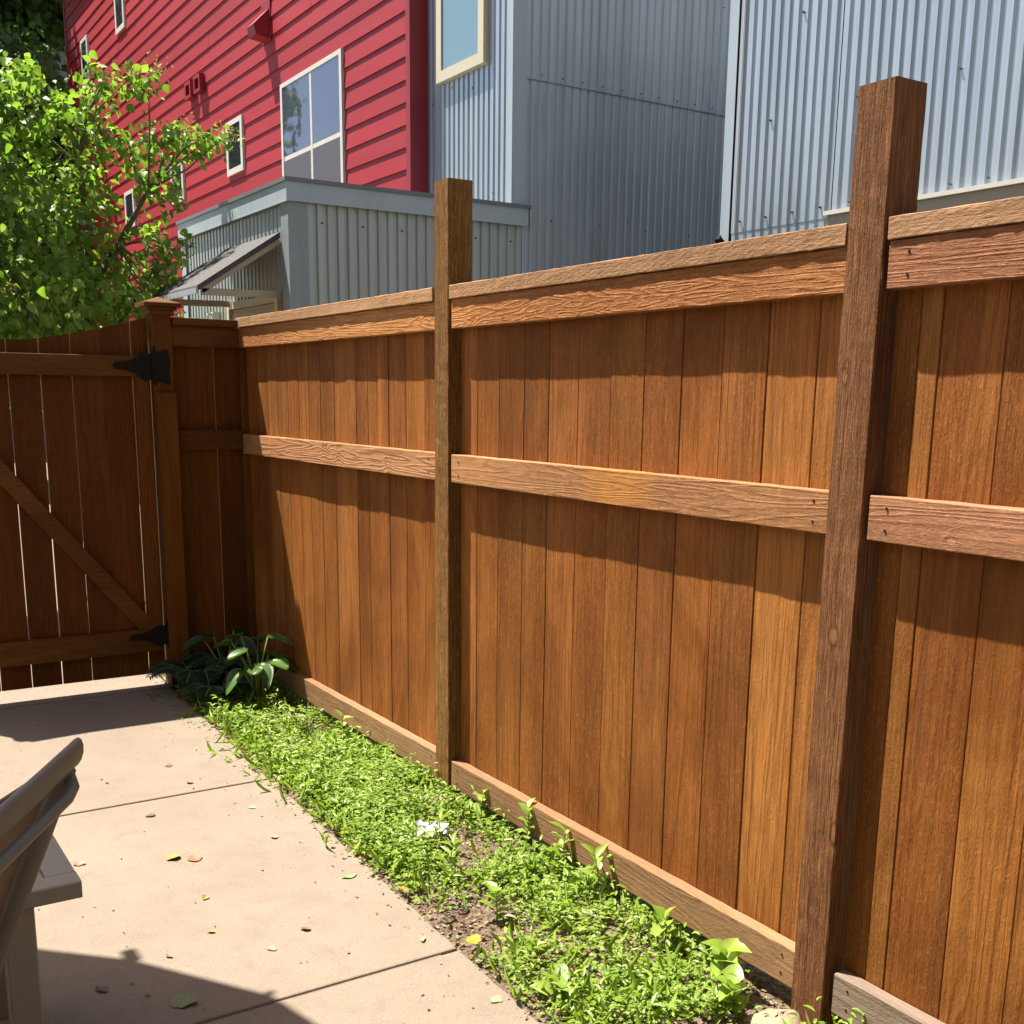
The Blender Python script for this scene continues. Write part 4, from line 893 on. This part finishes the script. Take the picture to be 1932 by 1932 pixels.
# sling chair
U = Vector((0.51, 0.86, 0)); NB = Vector((0.86, -0.51, 0)); P0 = Vector((0.292, 1.575, 0))
def cp(u, n, z): q = P0+U*u+NB*n; return (q.x, q.y, z)
chair = thing('patio_chair', 'brown metal sling patio chair seen from behind at the left edge', 'chair', (0.0, 1.25, 0))
def bk(z): return (z-0.95)*0.42
Wc = -0.56
for u in (-0.012, Wc):
    m = MB(); pts = [cp(u, bk(z)+0.002, z) for z in (0.914, 0.8, 0.65, 0.5, 0.42)]+[cp(u, bk(0.42)+0.0, 0.36), cp(u, bk(0.42)+0.05, 0.2), cp(u, bk(.42)+0.10, 0.0)]
    m.tube(pts, [0.017]*8, 12, flat=0.8, up=(NB.x, NB.y, 0.05)); m.build('back_upright', M['frame'], chair, True)
    m = MB(); m.tube([cp(u, bk(.42), .42), cp(u, -0.35, .43), cp(u, -0.62, .44), cp(u, -0.68, .40), cp(u, -0.66, .0)], 0.015, 10); m.build('front_leg', M['frame'], chair, True)
    m = MB(); m.tube([cp(u, bk(.66), .66), cp(u, -0.25, .67), cp(u, -0.5, .65), cp(u, -0.60, .62), cp(u, -0.64, .44)], 0.017, 10, flat=1.4); m.build('armrest', M['frame'], chair, True)
m = MB(); n = 14; vs = []; fs = []
def bow(k): s = k/n; return 0.004*math.sin(math.pi*s)
for k in range(n+1):        # padded top roll, oval in section
    u = 0.012+(Wc-0.024)*k/n
    for j in range(12):
        a = 2*math.pi*j/12; vs.append(cp(u, bow(k)+0.010*math.cos(a)-0.3*0.024*(1-math.sin(a))*0.5+0.0, 0.929+0.021*math.sin(a)))
for k in range(n):
    for j in range(12): fs.append((k*12+j, k*12+(j+1) % 12, (k+1)*12+(j+1) % 12, (k+1)*12+j))
fs += [tuple(range(11, -1, -1)), tuple(n*12+j for j in range(12))]
m.add(vs, fs); m.build('top_rail', M['frame'], chair, True)
m = MB(); m.tube([cp(-0.002, bk(0.90), 0.912), cp(-0.012, -0.006, 0.899), cp(-0.03, 0.004, 0.892), cp(-0.07, 0.010, 0.890), cp(-0.16, 0.012, 0.892), cp(-0.28, 0.012, 0.893), cp(-0.40, 0.012, 0.892), cp(-0.50, 0.004, .892), cp(Wc, bk(.9), .912)], 0.0085, 10, up=(0, 0, 1)); m.build('bowed_crossbar', M['frame'], chair, True)
def sheet(name, rows, mat, th=0.004):
    k = len(rows[0]); V = [p for r in rows for p in r]; F = []
    for i in range(len(rows)-1):
        for j in range(k-1): F.append((i*k+j, i*k+j+1, (i+1)*k+j+1, (i+1)*k+j))
    m = MB(); m.add(V, F); o = m.build(name, mat, chair, True); md = o.modifiers.new('thickness', 'SOLIDIFY'); md.thickness = th; return o
us = [-0.03+(Wc+0.06)*k/8 for k in range(9)]
sheet('back_sling', [[cp(u, bk(z)-0.006-0.03*math.sin(math.pi*k/8)*(1 if z < .9 else .8), z) for k, u in enumerate(us)] for z in (0.92, 0.8, 0.68, 0.56, 0.46, 0.42)], M['sling'])
sheet('seat_sling', [[cp(u, q, .415-0.03*math.sin(math.pi*k/8)+0.01*(q < -.5)) for k, u in enumerate(us)] for q in (-0.16, -0.28, -0.4, -0.52, -0.62)], M['sling'])

# patio umbrella standing left of the view; it shades the chair and the table
um = thing('patio_umbrella', 'tan canvas patio umbrella shading the chair and the table', 'umbrella', (-1.17, 2.72, 0))
UC = (-1.17, 2.72); UR = 1.56; a0 = R(24); m = MB(); vs = [(UC[0], UC[1], 3.0)]; fs = []
zr = 2.50
for k in range(8):
    for s in (0, .33, .66):
        a1 = a0+k*math.pi/4; a2 = a1+math.pi/4
        p = (math.cos(a1)*(1-s)+math.cos(a2)*s, math.sin(a1)*(1-s)+math.sin(a2)*s); q_ = (1/math.hypot(*p))**0.8; p = (p[0]*q_, p[1]*q_); vs.append((UC[0]+UR*p[0], UC[1]+UR*p[1], zr+0.0))
nv = len(vs)-1
for i in range(nv): fs.append((0, 1+i, 1+(i+1) % nv))
for i in range(nv):
    v = vs[1+i]; vs.append((v[0]*1.0, v[1]*1.0, v[2]-0.10))
for i in range(nv): fs.append((1+i, 1+nv+i, 1+nv+(i+1) % nv, 1+(i+1) % nv))
m.add(vs, fs); m.build('canopy', M['umbrella'], um)
m = MB(); m.tube([(UC[0], UC[1], 0.06), (UC[0], UC[1], 3.06)], 0.02, 12); m.build('pole', M['frame'], um)
m = MB(); m.tube([(UC[0], UC[1], 0.0), (UC[0], UC[1], 0.06)], 0.24, 24); m.build('base', M['frame'], um)
for k in range(8):
    a = a0+k*math.pi/4; m = MB(); m.tube([(UC[0], UC[1], 2.98), (UC[0]+(UR+0.01)*math.cos(a), UC[1]+(UR+0.05)*math.sin(a), zr-0.016)], 0.010, 6); m.build('rib', M['frame'], um)

m = MB(); m.box((-0.14, 3.68, 2.47), (0.02, 3.70, 2.50)); m.box((0.0, 3.70, 2.47), (0.035, 3.765, 2.495)); m.build('shadow_spike_bars', M['umbrella'], um)  # bars added at the canopy rim to shape the spike in its shadow

# unseen dark house added behind and left to cut sky fill and darken reflections
oh = thing('sky_blocker_house', 'unseen dark grey house added behind the camera to cut the sky light', 'house', (-3, -4, 0))
m = MB(); m.box((-8.5, -9.0, -0.1), (2.6, -2.7, 10.6)); m.build('rear_wall', M['sky_blocker'], oh)
m = MB(); m.box((-9.5, -2.7, -0.1), (-4.6, 5.2, 4.6)); m.build('wing_wall', M['sky_blocker'], oh)
m = MB(); m.box((-8.8, -9.3, 10.6), (2.9, -2.4, 10.85)); m.box((-9.8, -2.39, 4.6), (-4.35, 5.45, 4.8)); m.build('roof', M['shingle'], oh)
for x in (-3.6, -0.9):
    m = MB(); m.box((x, -2.70, 0.9 if x > -2 else 0.0), (x+1.5, -2.64, 2.2)); wf = m.build('window', M['white'], oh)
    m = MB(); m.box((x+.07, -2.64, 0.97 if x > -2 else 0.07), (x+1.43, -2.625, 2.13)); m.build('pane', M['glass_dark'], wf)

# tiny leaf crumbs and grit scattered on the slabs
rg = np.random.default_rng(99); n = 300; x = rg.uniform(-0.5, 1.4, n); y = rg.uniform(1.2, 5.3, n); k = x < EDGE(y)-0.01; x = x[k]; y = y[k]; n = len(x)
x = np.where(rg.random(n) < .45, EDGE(y)-0.01-rg.random(n)**2*0.25, x)
a = rg.uniform(0, 6.28, n); V, F = leaves_VF(np.stack([x, y, np.full(n, 0.0025)], -1), np.stack([np.cos(a), np.sin(a), rg.uniform(-.02, .25, n)], -1), rand_dirs(n, rg, 2.0), rg.uniform(.004, .016, n), base=SLIM*np.array([1.5, 1, 1]), curl=rg.uniform(-.6, .6, n))
tag(np_mesh('leaf_crumbs', V, [F], M['litter']), 'tiny dry leaf crumbs and grit scattered over the concrete', 'debris', kind='stuff')
